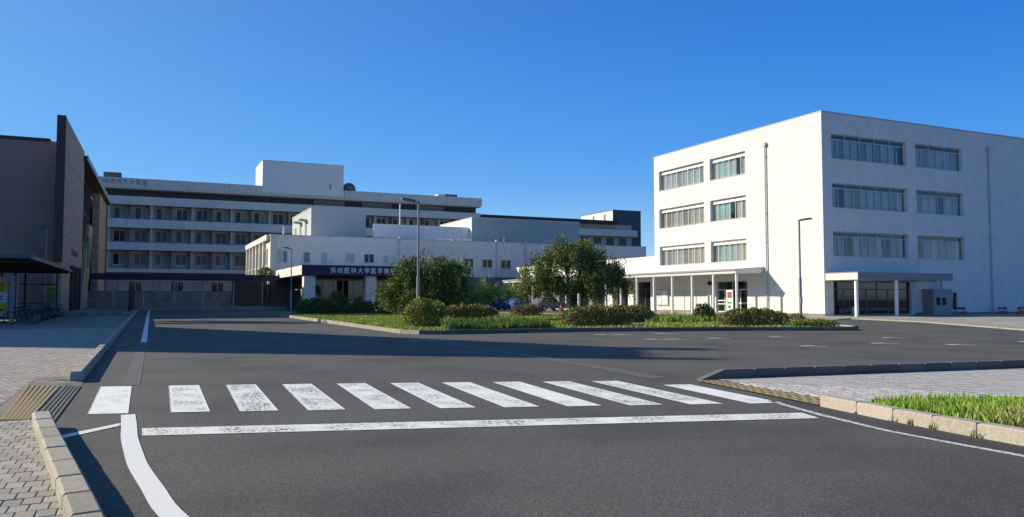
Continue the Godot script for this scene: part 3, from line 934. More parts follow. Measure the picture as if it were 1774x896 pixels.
# ------------------------------------------------------------------ right-hand white building
func make_right_building() -> void:
	var T := thing("white_office_building", "four-storey white office building with sunlit side and ribbon windows", "building", Vector3(46.8, 0, -43.9))
	var X := 46.8
	var Z := -43.9
	var XE := 80.0
	var ZE := -65.9
	var H := 15.82
	var lo := Vector3(X, 0, ZE)
	var fo := Vector3(X, 0, Z)
	var U := Vector3(0, 0, 1)
	var K := Vector3(-1, 0, 0)
	var UF := Vector3(1, 0, 0)
	var KF := Vector3(0, 0, 1)
	var rows := [[4.66, 6.6], [8.42, 10.38], [12.24, 14.24]]
	var lh := [[9.4, 0.16, 13.5, 2.95]]
	var fh := [[0.95, 0.1, 9.6, 2.75], [14.55, 0.5, 15.25, 1.9]]
	for r in rows:
		lh.append([0.85, r[0], 7.9, r[1]])
		lh.append([8.75, r[0], 13.5, r[1]])
		fh.append([1.0, r[0], 9.42, r[1]])
		fh.append([10.5, r[0], 16.38, r[1]])
	var b := MB.new()
	b.wall(lo, U, K, Z - ZE - 0.45, H, 0.45, lh)
	put(T, "side_wall", b, M.white_wall)
	b = MB.new()
	b.wall(fo, UF, KF, XE - X, H, 0.45, fh)
	put(T, "front_wall", b, M.white_wall)
	bx(T, "back_wall", Vector3(X + 0.46, 0, ZE), Vector3(XE, H, ZE + 0.35), M.white_wall)
	bx(T, "end_wall", Vector3(XE - 0.35, 0, ZE + 0.36), Vector3(XE, H, Z - 0.46), M.white_wall)
	bx(T, "roof", Vector3(X + 0.46, H - 0.6, ZE + 0.36), Vector3(XE - 0.36, H - 0.3, Z - 0.46), M.slab)
	b = MB.new()
	b.box(Vector3(X - 0.03, H + 0.002, Z - 0.38), Vector3(XE + 0.03, H + 0.09, Z + 0.05))
	b.box(Vector3(X - 0.02, H + 0.004, ZE - 0.03), Vector3(X + 0.48, H + 0.085, Z - 0.385))
	put(T, "coping", b, M.alu)
	for y in [0.0, 3.95, 7.8, 11.65]:
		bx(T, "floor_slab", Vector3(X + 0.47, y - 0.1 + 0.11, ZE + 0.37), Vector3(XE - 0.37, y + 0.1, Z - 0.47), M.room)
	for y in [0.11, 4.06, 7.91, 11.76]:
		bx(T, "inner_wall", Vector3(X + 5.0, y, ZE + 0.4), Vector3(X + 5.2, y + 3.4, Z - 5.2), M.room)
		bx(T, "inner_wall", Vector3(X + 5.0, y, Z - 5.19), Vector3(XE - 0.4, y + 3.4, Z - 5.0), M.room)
	var bg: Material = M.curtain_beige
	var tl: Material = M.curtain_teal
	var gy: Material = M.curtain_mid
	var pl: Material = M.curtain_pale
	for r in 3:
		var y0: float = rows[r][0]
		var y1: float = rows[r][1]
		window(T, lo, U, K, [0.85, y0, 7.9, y1], {"panes": 8, "transom": 0.82, "d": 0.22, "frame": M.alu_white, "glass": M.glass, "top": M.white_paint, "cur": [bg, gy, bg, pl, gy, bg, bg, bg] if r < 2 else [pl, pl, pl, gy, pl, pl, pl, gy]})
		window(T, lo, U, K, [8.75, y0, 13.5, y1], {"panes": 6, "transom": 0.82, "d": 0.22, "frame": M.alu_white, "glass": M.glass, "top": M.white_paint, "cur": [gy, tl, tl, tl, bg, bg] if r == 0 else [tl, tl, tl, null, bg, gy] if r == 1 else [pl, tl, tl, pl, null, pl]})
		var ca := [pl, gy, pl, pl, gy, pl, gy, pl, pl, null]
		var cb := [pl, gy, pl, pl, pl, gy]
		if r == 1:
			ca = [pl, null, pl, gy, pl, pl, pl, pl, gy, pl]
			cb = [gy, pl, pl, null, pl, gy]
		if r == 0:
			ca = [gy, gy, null, pl, gy, gy, pl, null, gy, gy]
			cb = [null, gy, pl, gy, gy, pl]
		window(T, fo, UF, KF, [1.0, y0, 9.42, y1], {"panes": 10, "transom": 0.8, "d": 0.24, "frame": M.alu_white, "glass": M.glass, "top": M.glass, "cur": ca})
		window(T, fo, UF, KF, [10.5, y0, 16.38, y1], {"panes": 6, "transom": 0.8, "d": 0.24, "frame": M.alu_white, "glass": M.glass, "top": M.glass, "cur": cb})
	window(T, fo, UF, KF, [14.55, 0.5, 15.25, 1.9], {"panes": 1, "transom": 0.5, "d": 0.15, "frame": M.alu_dark, "glass": M.glass_dark, "top": M.glass_dark})
	# front entrance glazing
	var e := window(T, fo, UF, KF, [0.95, 0.1, 9.6, 2.75], {"panes": 7, "transom": 0.76, "d": 0.2, "f": 0.09, "frame": M.alu_dark, "glass": M.glass_dark, "top": M.glass_dark, "sill": false})
	e.name = "entrance_glazing"
	# side door
	var dr := window(T, lo, U, K, [9.4, 0.16, 13.5, 2.95], {"panes": 4, "transom": 0.72, "d": 0.16, "f": 0.09, "frame": M.alu_white, "glass": M.glass, "top": M.glass, "sill": false})
	dr.name = "side_door"
	b = MB.new()
	for v in [0.85, 1.15]:
		frame_box(b, lo, U, K, 9.5, v, 11.2, v + 0.1, 0.13, 0.158)
	frame_box(b, lo, U, K, 12.3, 0.9, 13.4, 1.05, 0.13, 0.158)
	put(dr, "push_bar", b, M.alu_white)
	# wall joint and pipes
	downpipe(T, Vector3(X, 0, -49.9), K, 0.1, 14.2, M.alu)
	downpipe(T, Vector3(66.5, 0, Z), KF, 0.1, 14.4, M.alu)
	# plinth
	b = MB.new()
	b.box(Vector3(X - 0.03, 0.0, ZE), Vector3(X - 0.003, 0.22, -57.0))
	b.box(Vector3(X - 0.03, 0.0, -52.2), Vector3(X - 0.003, 0.22, Z))
	b.box(Vector3(56.8, 0.0, Z + 0.003), Vector3(XE, 0.22, Z + 0.03))
	put(T, "plinth", b, M.slab)
	# entrance canopy at the front
	var c := bx(T, "front_canopy", Vector3(X + 0.06, 2.78, Z + 0.004), Vector3(57.2, 3.3, -40.85), M.alu_white)
	bx(c, "front_fascia", Vector3(X + 0.05, 2.77, -40.848), Vector3(57.21, 3.3, -40.82), M.alu_mid)
	b = MB.new()
	b.box(Vector3(X + 0.03, 3.302, Z + 0.004), Vector3(57.23, 3.35, -40.82))
	put(c, "roof_edge", b, M.galv)
	for x in [47.15, 51.35]:
		b = MB.new()
		b.tube([Vector3(x, 0.06, -41.25), Vector3(x, 2.778, -41.25)], [0.14, 0.14], 14)
		put(T, "column", b, M.white_paint)
	b = MB.new()
	b.tube([Vector3(59.4, 2.1, -43.4), Vector3(59.4, 2.9, -43.4)], [0.1, 0.1], 8)
	b.box(Vector3(58.2, 2.9, -43.88), Vector3(59.6, 3.1, -43.2))
	put(T, "duct", b, M.alu)
	# porch along the sunlit side, carried on into the link corridor
	b = MB.new()
	b.quadn(Vector3(43.75, 3.82, -50.3), Vector3(46.78, 4.06, -50.3), Vector3(46.78, 4.06, -99), Vector3(43.75, 3.82, -99), UP)
	b.quadn(Vector3(43.75, 3.46, -50.3), Vector3(46.78, 3.5, -50.3), Vector3(46.78, 3.5, -99), Vector3(43.75, 3.46, -99), Vector3.DOWN)
	b.quadn(Vector3(43.75, 3.46, -50.3), Vector3(43.75, 3.82, -50.3), Vector3(43.75, 3.82, -99), Vector3(43.75, 3.46, -99), K)
	b.quadn(Vector3(43.75, 3.46, -50.3), Vector3(46.78, 3.5, -50.3), Vector3(46.78, 4.06, -50.3), Vector3(43.75, 3.82, -50.3), KF)
	b.quadn(Vector3(43.75, 3.46, -99), Vector3(46.78, 3.5, -99), Vector3(46.78, 4.06, -99), Vector3(43.75, 3.82, -99), -KF)
	var pc := put(T, "porch_roof", b, M.alu_white)
	bx(pc, "gutter", Vector3(43.66, 3.70, -98.9), Vector3(43.748, 3.84, -50.25), M.galv)
	var z := -50.45
	while z > -98.0:
		b = MB.new()
		b.tube([Vector3(43.95, 0.06, z), Vector3(43.95, 3.458, z)], [0.11, 0.11], 12)
		put(T, "column", b, M.white_paint)
		z -= 2.9
	b = MB.new()
	b.box(Vector3(44.6, 0.06, -58.5), Vector3(46.75, 0.16, -51.8))
	b.box(Vector3(44.2, 0.06, -57.9), Vector3(44.598, 0.11, -52.2))
	put(T, "door_step", b, M.apron)
	# wall panels and pilaster near the side door
	for q in [[-64.6, -62.9], [-62.8, -61.1], [-61.0, -59.3], [-59.2, -57.6]]:
		bx(T, "wall_panel", Vector3(X - 0.05, 0.25, q[0]), Vector3(X - 0.004, 2.15, q[1]), M.alu_white)
	bx(T, "pilaster", Vector3(X - 0.22, 0.1, -57.45), Vector3(X - 0.004, 2.6, -56.9), M.white_wall)
	# link corridor
	var C := thing("link_corridor", "low sunlit white corridor joining the white buildings behind the broad tree", "corridor", Vector3(46.8, 0, -82))
	b = MB.new()
	var holes := []
	for i in 8:
		holes.append([1.2 + i * 4.1, 0.1, 3.6 + i * 4.1, 3.1])
	b.wall(Vector3(X + 0.004, 0, -99), U, K, 33.09, 5.7, 0.3, holes)
	put(C, "wall", b, M.white_wall)
	bx(C, "back_wall", Vector3(50.5, 0, -99), Vector3(50.8, 5.7, -65.92), M.white_wall)
	bx(C, "roof", Vector3(X + 0.31, 5.3, -98.9), Vector3(50.49, 5.55, -65.93), M.slab)
	for i in 8:
		var u0: float = holes[i][0]
		window(C, Vector3(X + 0.004, 0, -99), U, K, holes[i], {"panes": 2, "transom": 0.75, "d": 0.18, "frame": M.alu_dark, "glass": M.glass_dark, "top": M.glass_dark, "sill": false})
		bx(C, "wall_panel", Vector3(X - 0.4, 0.08, -99 + u0 - 1.15), Vector3(X - 0.01, 3.4, -99 + u0 - 0.15), M.beige if i < 6 else M.white_wall2)

func make_right_details() -> void:
	# noticeboard behind the porch columns
	var nb := thing("noticeboard", "glazed noticeboard with papers on the porch wall", "noticeboard", Vector3(46.7, 0.9, -64.3))
	var b := MB.new()
	b.box(Vector3(46.62, 0.7, -65.4), Vector3(46.74, 2.3, -63.5))
	put(nb, "case", b, M.alu)
	bx(nb, "paper", Vector3(46.6, 0.8, -65.3), Vector3(46.618, 2.2, -64.6), M.poster)
	bx(nb, "paper", Vector3(46.6, 0.8, -64.45), Vector3(46.618, 2.15, -63.65), M.white_paint)
	bx(nb, "paper", Vector3(46.59, 1.5, -65.15), Vector3(46.599, 1.9, -64.8), mat(Color(0.2, 0.45, 0.25), 0.7))
	# poster stand in the doorway
	var ps := thing("poster_stand", "white standing board with red and green blocks before the side door", "sign", Vector3(45.9, 0.16, -53.6))
	b = MB.new()
	b.box(Vector3(45.87, 0.2, -54.0), Vector3(45.92, 2.15, -53.15))
	put(ps, "board", b, M.poster)
	bx(ps, "print", Vector3(45.855, 1.45, -53.85), Vector3(45.868, 1.95, -53.3), M.sign_red)
	bx(ps, "print", Vector3(45.855, 0.95, -53.85), Vector3(45.868, 1.1, -53.35), M.green)
	bx(ps, "print", Vector3(45.855, 0.55, -53.8), Vector3(45.868, 0.78, -53.4), M.green)
	for zz in [-53.95, -53.2]:
		b = MB.new()
		b.bar(Vector3(45.98, 0.16, zz), Vector3(45.94, 1.4, zz), 0.04, 0.04)
		put(ps, "leg", b, M.alu)
	# meter cabinet at the front
	var mc := thing("utility_cabinet", "grey utility cabinet with two dark vents under the front canopy", "cabinet", Vector3(58.8, 0.06, -43.3))
	b = MB.new()
	b.box(Vector3(57.7, 0.06, -43.86), Vector3(60.0, 2.1, -42.9))
	put(mc, "body", b, M.galv)
	for x in [58.05, 58.75]:
		bx(mc, "vent", Vector3(x, 0.85, -42.898), Vector3(x + 0.42, 1.45, -42.88), M.black)
	bx(mc, "lid", Vector3(57.66, 2.102, -43.87), Vector3(60.04, 2.16, -42.86), M.galv)
	# small grey post bin by the glazing
	var bn := thing("waste_bin", "small grey bin standing by the dark entrance glazing", "bin", Vector3(49.2, 0.06, -43.3))
	b = MB.new()
	b.tube([Vector3(49.2, 0.06, -43.3), Vector3(49.2, 0.75, -43.3)], [0.17, 0.19], 12)
	put(bn, "body", b, M.alu)
	b = MB.new()
	b.tube([Vector3(49.2, 0.752, -43.3), Vector3(49.2, 0.85, -43.3)], [0.2, 0.12], 12)
	put(bn, "lid", b, M.black)
	var wl := thing("wall_lamp", "small black lamp on the porch wall beside the side door", "lamp", Vector3(46.7, 2.6, -57.1))
	b = MB.new()
	b.box(Vector3(46.5, 2.62, -57.3), Vector3(46.79, 2.9, -57.0))
	put(wl, "housing", b, M.black)
	bx(wl, "bracket", Vector3(46.6, 2.9, -57.2), Vector3(46.79, 2.95, -57.1), M.alu_dark)

# ------------------------------------------------------------------ lamp posts
func street_lamp(label: String, at: Vector3, h: float, side: Vector3, arm: float, twin := false) -> void:
	var o := thing("street_lamp", label, "street lamp", at, "lamp posts of the plaza")
	var b := MB.new()
	b.tube([at, at + UP * 2.3, at + UP * 2.34, at + UP * h], [0.085, 0.08, 0.055, 0.05], 10)
	put(o, "pole", b, M.pole)
	b = MB.new()
	b.tube([at, at + UP * 0.04], [0.16, 0.16], 12)
	put(o, "base_plate", b, M.pole)
	b = MB.new()
	b.obox(at + UP * 1.2 + side.cross(UP) * 0.075, side * 0.05, UP * 0.15, side.cross(UP) * 0.02)
	put(o, "hatch", b, M.galv)
	b = MB.new()
	var top := at + UP * h
	if twin:
		b.bar(top - side * arm * 0.5 - UP * 0.03, top + side * arm * 0.5 - UP * 0.03, 0.06, 0.06)
		put(o, "arm", b, M.pole)
		for g in [-1.0, 1.0]:
			b = MB.new()
			b.bar(top + side * (arm * 0.15 * g) + UP * 0.05, top + side * (arm * 0.5 * g) + UP * 0.05, 0.26, 0.09)
			put(o, "lamp_head", b, M.alu_dark)
			b = MB.new()
			b.bar(top - UP * 0.5, top + side * (arm * 0.3 * g) - UP * 0.03, 0.035, 0.035)
			put(o, "strut", b, M.pole)
	else:
		b.bar(top - UP * 0.06 - side * 0.05, top + side * arm * 0.4, 0.07, 0.07)
		put(o, "arm", b, M.pole)
		b = MB.new()
		b.bar(top + side * arm * 0.25 + UP * 0.02, top + side * arm + UP * 0.09, 0.26, 0.075)
		var hd := put(o, "lamp_head", b, M.alu_dark)
		b = MB.new()
		b.bar(top + side * arm * 0.35 - UP * 0.025, top + side * arm * 0.95 + UP * 0.04, 0.2, 0.02)
		put(hd, "lens", b, M.alu)

# ------------------------------------------------------------------ kanji built from strokes, 0..10 grid, y down
const GLYPH := {
	"hama": [[1, 0.8, 2.4, 2], [0.5, 3.5, 1.9, 4.6], [0.7, 9.3, 2.4, 5.8], [8, 0.5, 4, 1.5, 4, 6.3], [4, 3.6, 8.6, 3.6], [6.9, 3.6, 6.9, 6.3], [2.8, 6.3, 9.6, 6.3], [4.8, 7, 3.2, 9.4], [7.2, 7, 9, 9.3]],
	"matsu": [[0.5, 3, 4.5, 3], [2.5, 0.5, 2.5, 9.5], [2.4, 3.3, 0.5, 6.8], [2.7, 3.6, 4.3, 5.6], [6.4, 0.8, 4.9, 4], [7.4, 0.8, 9.6, 4.2], [7, 4.4, 5.3, 9, 8.6, 8.2], [7.8, 6.4, 9.3, 9.4]],
	"i": [[9, 1, 1, 1, 1, 9.3, 9.3, 9.3], [3.8, 1.8, 2.8, 3.6], [3.3, 3, 8, 3], [2.4, 5, 8.6, 5], [5.3, 3, 5.3, 5, 2.5, 8.3], [5.5, 5.4, 8.4, 8.2]],
	"ka": [[4.3, 0.8, 1, 1.8], [0.6, 3.4, 4.8, 3.4], [2.8, 1.3, 2.8, 9.5], [2.7, 3.8, 0.6, 7], [2.9, 4, 4.6, 6], [6, 1.3, 7, 2.4], [5.6, 3.5, 6.7, 4.6], [5.2, 6.8, 9.5, 5.8], [8, 0.5, 8, 9.5]],
	"dai": [[1, 3.5, 9, 3.5], [5, 0.5, 5, 3.5, 3.8, 6.5, 1, 9.5], [5, 3.5, 6.3, 6.8, 9, 9.5]],
	"gaku": [[2, 0.5, 2.8, 2], [4.7, 0.2, 5.2, 1.8], [8, 0.5, 7, 2], [1.2, 4, 1.2, 2.6, 8.8, 2.6, 8.3, 4], [3, 4.6, 7, 4.6, 5.2, 5.9, 5.2, 9.3, 4, 9], [1, 6.9, 9, 6.9]],
	"bu": [[3, 0.3, 3, 1.5], [0.8, 1.6, 5.4, 1.6], [1.7, 2.3, 2.2, 4], [4.5, 2.2, 3.9, 4], [0.4, 4.3, 5.7, 4.3], [1.3, 5.5, 4.8, 5.5, 4.8, 9, 1.3, 9, 1.3, 5.5], [6.6, 0.8, 6.6, 9.6], [6.6, 0.9, 9, 0.9, 7.7, 3.8, 9.2, 5.6, 8.6, 7.2, 7.6, 6.9]],
	"fu": [[1, 0.8, 1, 9.6], [1, 0.9, 3.3, 0.9, 2.2, 3.6, 3.6, 5.4, 3, 7, 2, 6.8], [5, 0.6, 3.9, 4], [4.7, 3, 4.7, 9.5], [5.6, 3, 9.6, 3], [8.3, 0.6, 8.3, 9.2, 7.2, 8.8], [6.2, 4.8, 7, 6.4]],
	"byou": [[5, 0.2, 5, 1.4], [1.8, 1.5, 9.3, 1.5], [2.3, 1.5, 2.2, 6, 0.8, 9.4], [0.6, 2.8, 1.5, 3.8], [0.4, 6, 2, 5], [3.3, 3.3, 9.3, 3.3], [3.8, 9.5, 3.8, 5, 8.8, 5, 8.8, 9.4, 8, 9.2], [6.2, 3.3, 6.1, 5.5, 4.9, 7.6], [6.3, 5.9, 7.8, 7.4]],
	"in": [[1, 0.8, 1, 9.6], [1, 0.9, 3.3, 0.9, 2.2, 3.6, 3.6, 5.4, 3, 7, 2, 6.8], [6.6, 0.3, 6.6, 1.6], [4.3, 3, 4.3, 1.8, 9.4, 1.8, 9.1, 3], [5.2, 4, 8.5, 4], [4.3, 5.7, 9.5, 5.7], [6, 5.7, 5.7, 8, 4, 9.5], [7.6, 5.7, 7.6, 9.2, 9.6, 9.2, 9.6, 8]]}

func letters(parent: Node, words: Array, o: Vector3, u: Vector3, k: Vector3, size: float, pitch: float, stroke: float, m: Material) -> void:
	for i in words.size():
		var b := MB.new()
		for s in GLYPH[words[i]]:
			for j in range(0, s.size() - 2, 2):
				var p: Vector3 = o + u * (i * pitch + s[j] / 10.0 * size) + UP * (1.0 - s[j + 1] / 10.0) * size
				var q: Vector3 = o + u * (i * pitch + s[j + 2] / 10.0 * size) + UP * (1.0 - s[j + 3] / 10.0) * size
				var d: Vector3 = (q - p).normalized() * stroke * 0.3
				b.bar(p - d + k * (0.015 + 0.0007 * j), q + d + k * (0.015 + 0.0007 * j), 0.03, stroke, d.cross(k))
		put(parent, "letter", b, m)

# ------------------------------------------------------------------ medical building in the middle
func make_white_building() -> void:
	var T := thing("white_clinic_building", "two-storey white building behind the navy sign canopy, blocks on its roof", "building", Vector3(14.05, 0, -103.7))
	var X := 14.05
	var Z := -103.7
	var H := 9.5
	var KF := Vector3(0, 0, 1)
	var UF := Vector3(1, 0, 0)
	var K := Vector3(-1, 0, 0)
	var b := MB.new()
	b.box(Vector3(X, 4.4, -128.5), Vector3(72, H, Z))
	put(T, "upper_storey", b, M.white_wall2)
	b = MB.new()
	b.box(Vector3(X + 0.15, 0, -128.3), Vector3(71.8, 4.398, Z - 0.15))
	put(T, "ground_storey", b, M.brick_dark)
	b = MB.new()
	b.box(Vector3(X - 0.06, H + 0.002, Z - 0.5), Vector3(72, H + 0.12, Z + 0.06))
	put(T, "coping", b, M.hosp_band)
	var o := Vector3(0, 0, Z)
	var i := 0
	for q in [[14.97, 5.95, 16.23, 7.55], [18.2, 6.0, 19.1, 7.45], [20.6, 6.0, 21.96, 7.45], [23.7, 6.05, 25.05, 7.5], [26.22, 6.1, 27.66, 7.4], [29.0, 6.15, 30.24, 7.25], [32.6, 6.0, 34.1, 7.2], [36.4, 5.9, 37.9, 7.2], [40.68, 5.75, 42.19, 7.1], [43.53, 5.72, 45.17, 7.05], [46.46, 5.6, 48.13, 7.0]]:
		if i in [1]:
			far_window(T, o, UF, KF, q, M.hosp_band, M.hosp_dark, 1)
		elif i in [3]:
			far_window(T, o, UF, KF, q, M.white_wall2, M.pale_block, 1)
		elif i in [0, 2, 5]:
			far_window(T, o, UF, KF, q, M.alu_white, M.pale_block, 2, M.hosp_dark if i == 0 else M.curtain_beige)
		else:
			far_window(T, o, UF, KF, q, M.alu_white, M.glass_far, 2)
		i += 1
	# sunlit end wall: piers, openings, parapet
	o = Vector3(X, 0, -128.5)
	for j in 6:
		var u0 := 1.2 + j * 3.9
		far_window(T, o, Vector3(0, 0, 1), K, [u0, 5.6, u0 + 1.9, 7.9], M.alu_white, M.hosp_dark, 2)
		bx(T, "pier", Vector3(X - 0.35, 4.4, -128.5 + u0 - 0.7), Vector3(X - 0.004, H - 0.6, -128.5 + u0 - 0.25), M.white_wall)
	bx(T, "cornice", Vector3(X - 0.45, H - 0.598, -128.4), Vector3(X - 0.004, H + 0.1, Z - 0.6), M.white_wall)
	# ground floor window under the canopy
	far_window(T, Vector3(0, 0, Z - 0.15), UF, KF, [17.0, 1.4, 18.3, 2.9], M.alu_dark, M.glass_far, 1)
	# downpipes
	for x in [31.2, 45.8, 50.5]:
		downpipe(T, Vector3(x, 0, Z), KF, 4.4, 9.6, M.alu_white)
	# roof block one: lit side with awnings
	var r1 := bx(T, "roof_block", Vector3(20.7, H + 0.002, -128.0), Vector3(28.55, 14.2, -112.0), M.pale_block2)
	bx(r1, "coping", Vector3(20.64, 14.202, -128.05), Vector3(28.6, 14.3, -111.95), M.hosp_band)
	for j in 3:
		var z := -125.5 + j * 4.4
		b = MB.new()
		b.box(Vector3(20.62, 10.2, z), Vector3(20.697, 12.3, z + 1.3))
		put(r1, "window", b, M.hosp_dark)
		if j > 0:
			b = MB.new()
			b.obox(Vector3(20.2, 12.8, z + 0.7), Vector3(0.5, -0.06, 0), Vector3(0.01, 0.06, 0), Vector3(0, 0, 1.1))
			put(r1, "awning", b, M.alu_dark)
	# roof screen of sheet panels
	var n := 12
	for j in n:
		var x0 := 28.7 + (43.2 - 28.7) * j / n
		var x1 := 28.7 + (43.2 - 28.7) * (j + 1) / n
		bx(T, "screen_panel", Vector3(x0 + 0.015, 10.0, -108.05), Vector3(x1 - 0.015, 11.95, -107.98), M.mesh_screen)
	b = MB.new()
	for j in n + 1:
		var x0 := 28.7 + (43.2 - 28.7) * j / n
		b.box(Vector3(x0 - 0.05, H + 0.002, -108.22), Vector3(x0 + 0.05, 11.9, -108.07))
	b.bar(Vector3(28.6, 10.6, -108.1), Vector3(43.3, 10.6, -108.1), 0.05, 0.06)
	b.bar(Vector3(28.6, 11.6, -108.1), Vector3(43.3, 11.6, -108.1), 0.05, 0.06)
	put(T, "screen_frame", b, M.alu)
	for x in [37.5, 38.6, 40.2, 41.4]:
		bx(T, "roof_unit", Vector3(x, H + 0.13, -106.6), Vector3(x + 0.75, H + 0.5, -105.8), M.white_paint)
	# roof block two: long blue grey block
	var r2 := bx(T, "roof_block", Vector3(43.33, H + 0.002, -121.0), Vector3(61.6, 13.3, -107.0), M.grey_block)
	bx(r2, "sunlit_face_paint", Vector3(43.27, H + 0.1, -120.95), Vector3(43.327, 13.25, -107.05), M.white_wall)  # white sheet paints sunlight onto the left side of the grey block
	bx(r2, "coping", Vector3(43.25, 13.302, -121.05), Vector3(61.65, 13.42, -106.94), M.hosp_band)
	# poles on the roof
	for q in [[32.62, -108.3, 15.0], [16.0, -106.0, 10.9], [47.6, -105.0, 10.4]]:
		b = MB.new()
		b.tube([Vector3(q[0], H, q[1]), Vector3(q[0], q[2], q[1])], [0.11, 0.09], 8)
		put(T, "vent_pipe", b, M.white_paint)
	# entrance canopy
	var C := thing("entrance_canopy", "white entrance canopy with navy fascia carrying white characters", "canopy", Vector3(14.7, 0, -84.3))
	b = MB.new()
	b.box(Vector3(14.7, 3.92, -103.68), Vector3(31.2, 4.92, -84.4))
	put(C, "roof", b, M.white_wall)
	bx(C, "fascia", Vector3(14.68, 3.86, -84.395), Vector3(31.22, 4.96, -84.3), M.navy)
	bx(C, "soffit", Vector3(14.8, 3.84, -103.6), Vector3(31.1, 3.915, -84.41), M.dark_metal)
	letters(C, ["hama", "matsu", "i", "ka", "dai", "gaku", "i", "gaku", "bu", "fu"], Vector3(17.7, 4.1, -84.298), UF, KF, 0.62, 0.735, 0.075, M.white_paint)
	for x in [15.0, 21.7, 28.6]:
		bx(C, "pier", Vector3(x, 0.0, -85.9), Vector3(x + 1.2, 3.838, -84.8), M.white_wall2)
	# glazed lobby under it
	var L := thing("glazed_lobby", "dark glazed lobby under the navy sign canopy", "lobby", Vector3(20.5, 0, -93))
	b = MB.new()
	b.wall(Vector3(16.9, 0, -92), UF, KF, 15, 3.8, 0.2, [[0.3, 0.5, 14.7, 3.6]])
	put(L, "wall", b, M.brick_dark)
	bx(L, "side_wall", Vector3(16.9, 0, -103), Vector3(17.1, 3.8, -92.21), M.brick_dark)
	bx(L, "inner_wall", Vector3(17.2, 0, -97.2), Vector3(31.8, 3.8, -97.0), M.room)
	window(L, Vector3(16.9, 0, -92), UF, KF, [0.3, 0.5, 14.7, 3.6], {"panes": 12, "transom": 0.0, "d": 0.05, "f": 0.12, "frame": M.alu, "glass": M.glass_dark, "cur": [M.curtain_grey, null, null, M.curtain_grey, null]})
	# low planter wall before the lobby
	var pw := thing("planter_wall", "low grey wall in shadow before the glazed lobby", "wall", Vector3(18, 0, -80.5))
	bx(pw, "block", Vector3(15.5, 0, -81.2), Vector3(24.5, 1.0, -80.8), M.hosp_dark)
	bx(pw, "cap", Vector3(15.45, 1.002, -81.26), Vector3(24.55, 1.08, -80.74), M.hosp)

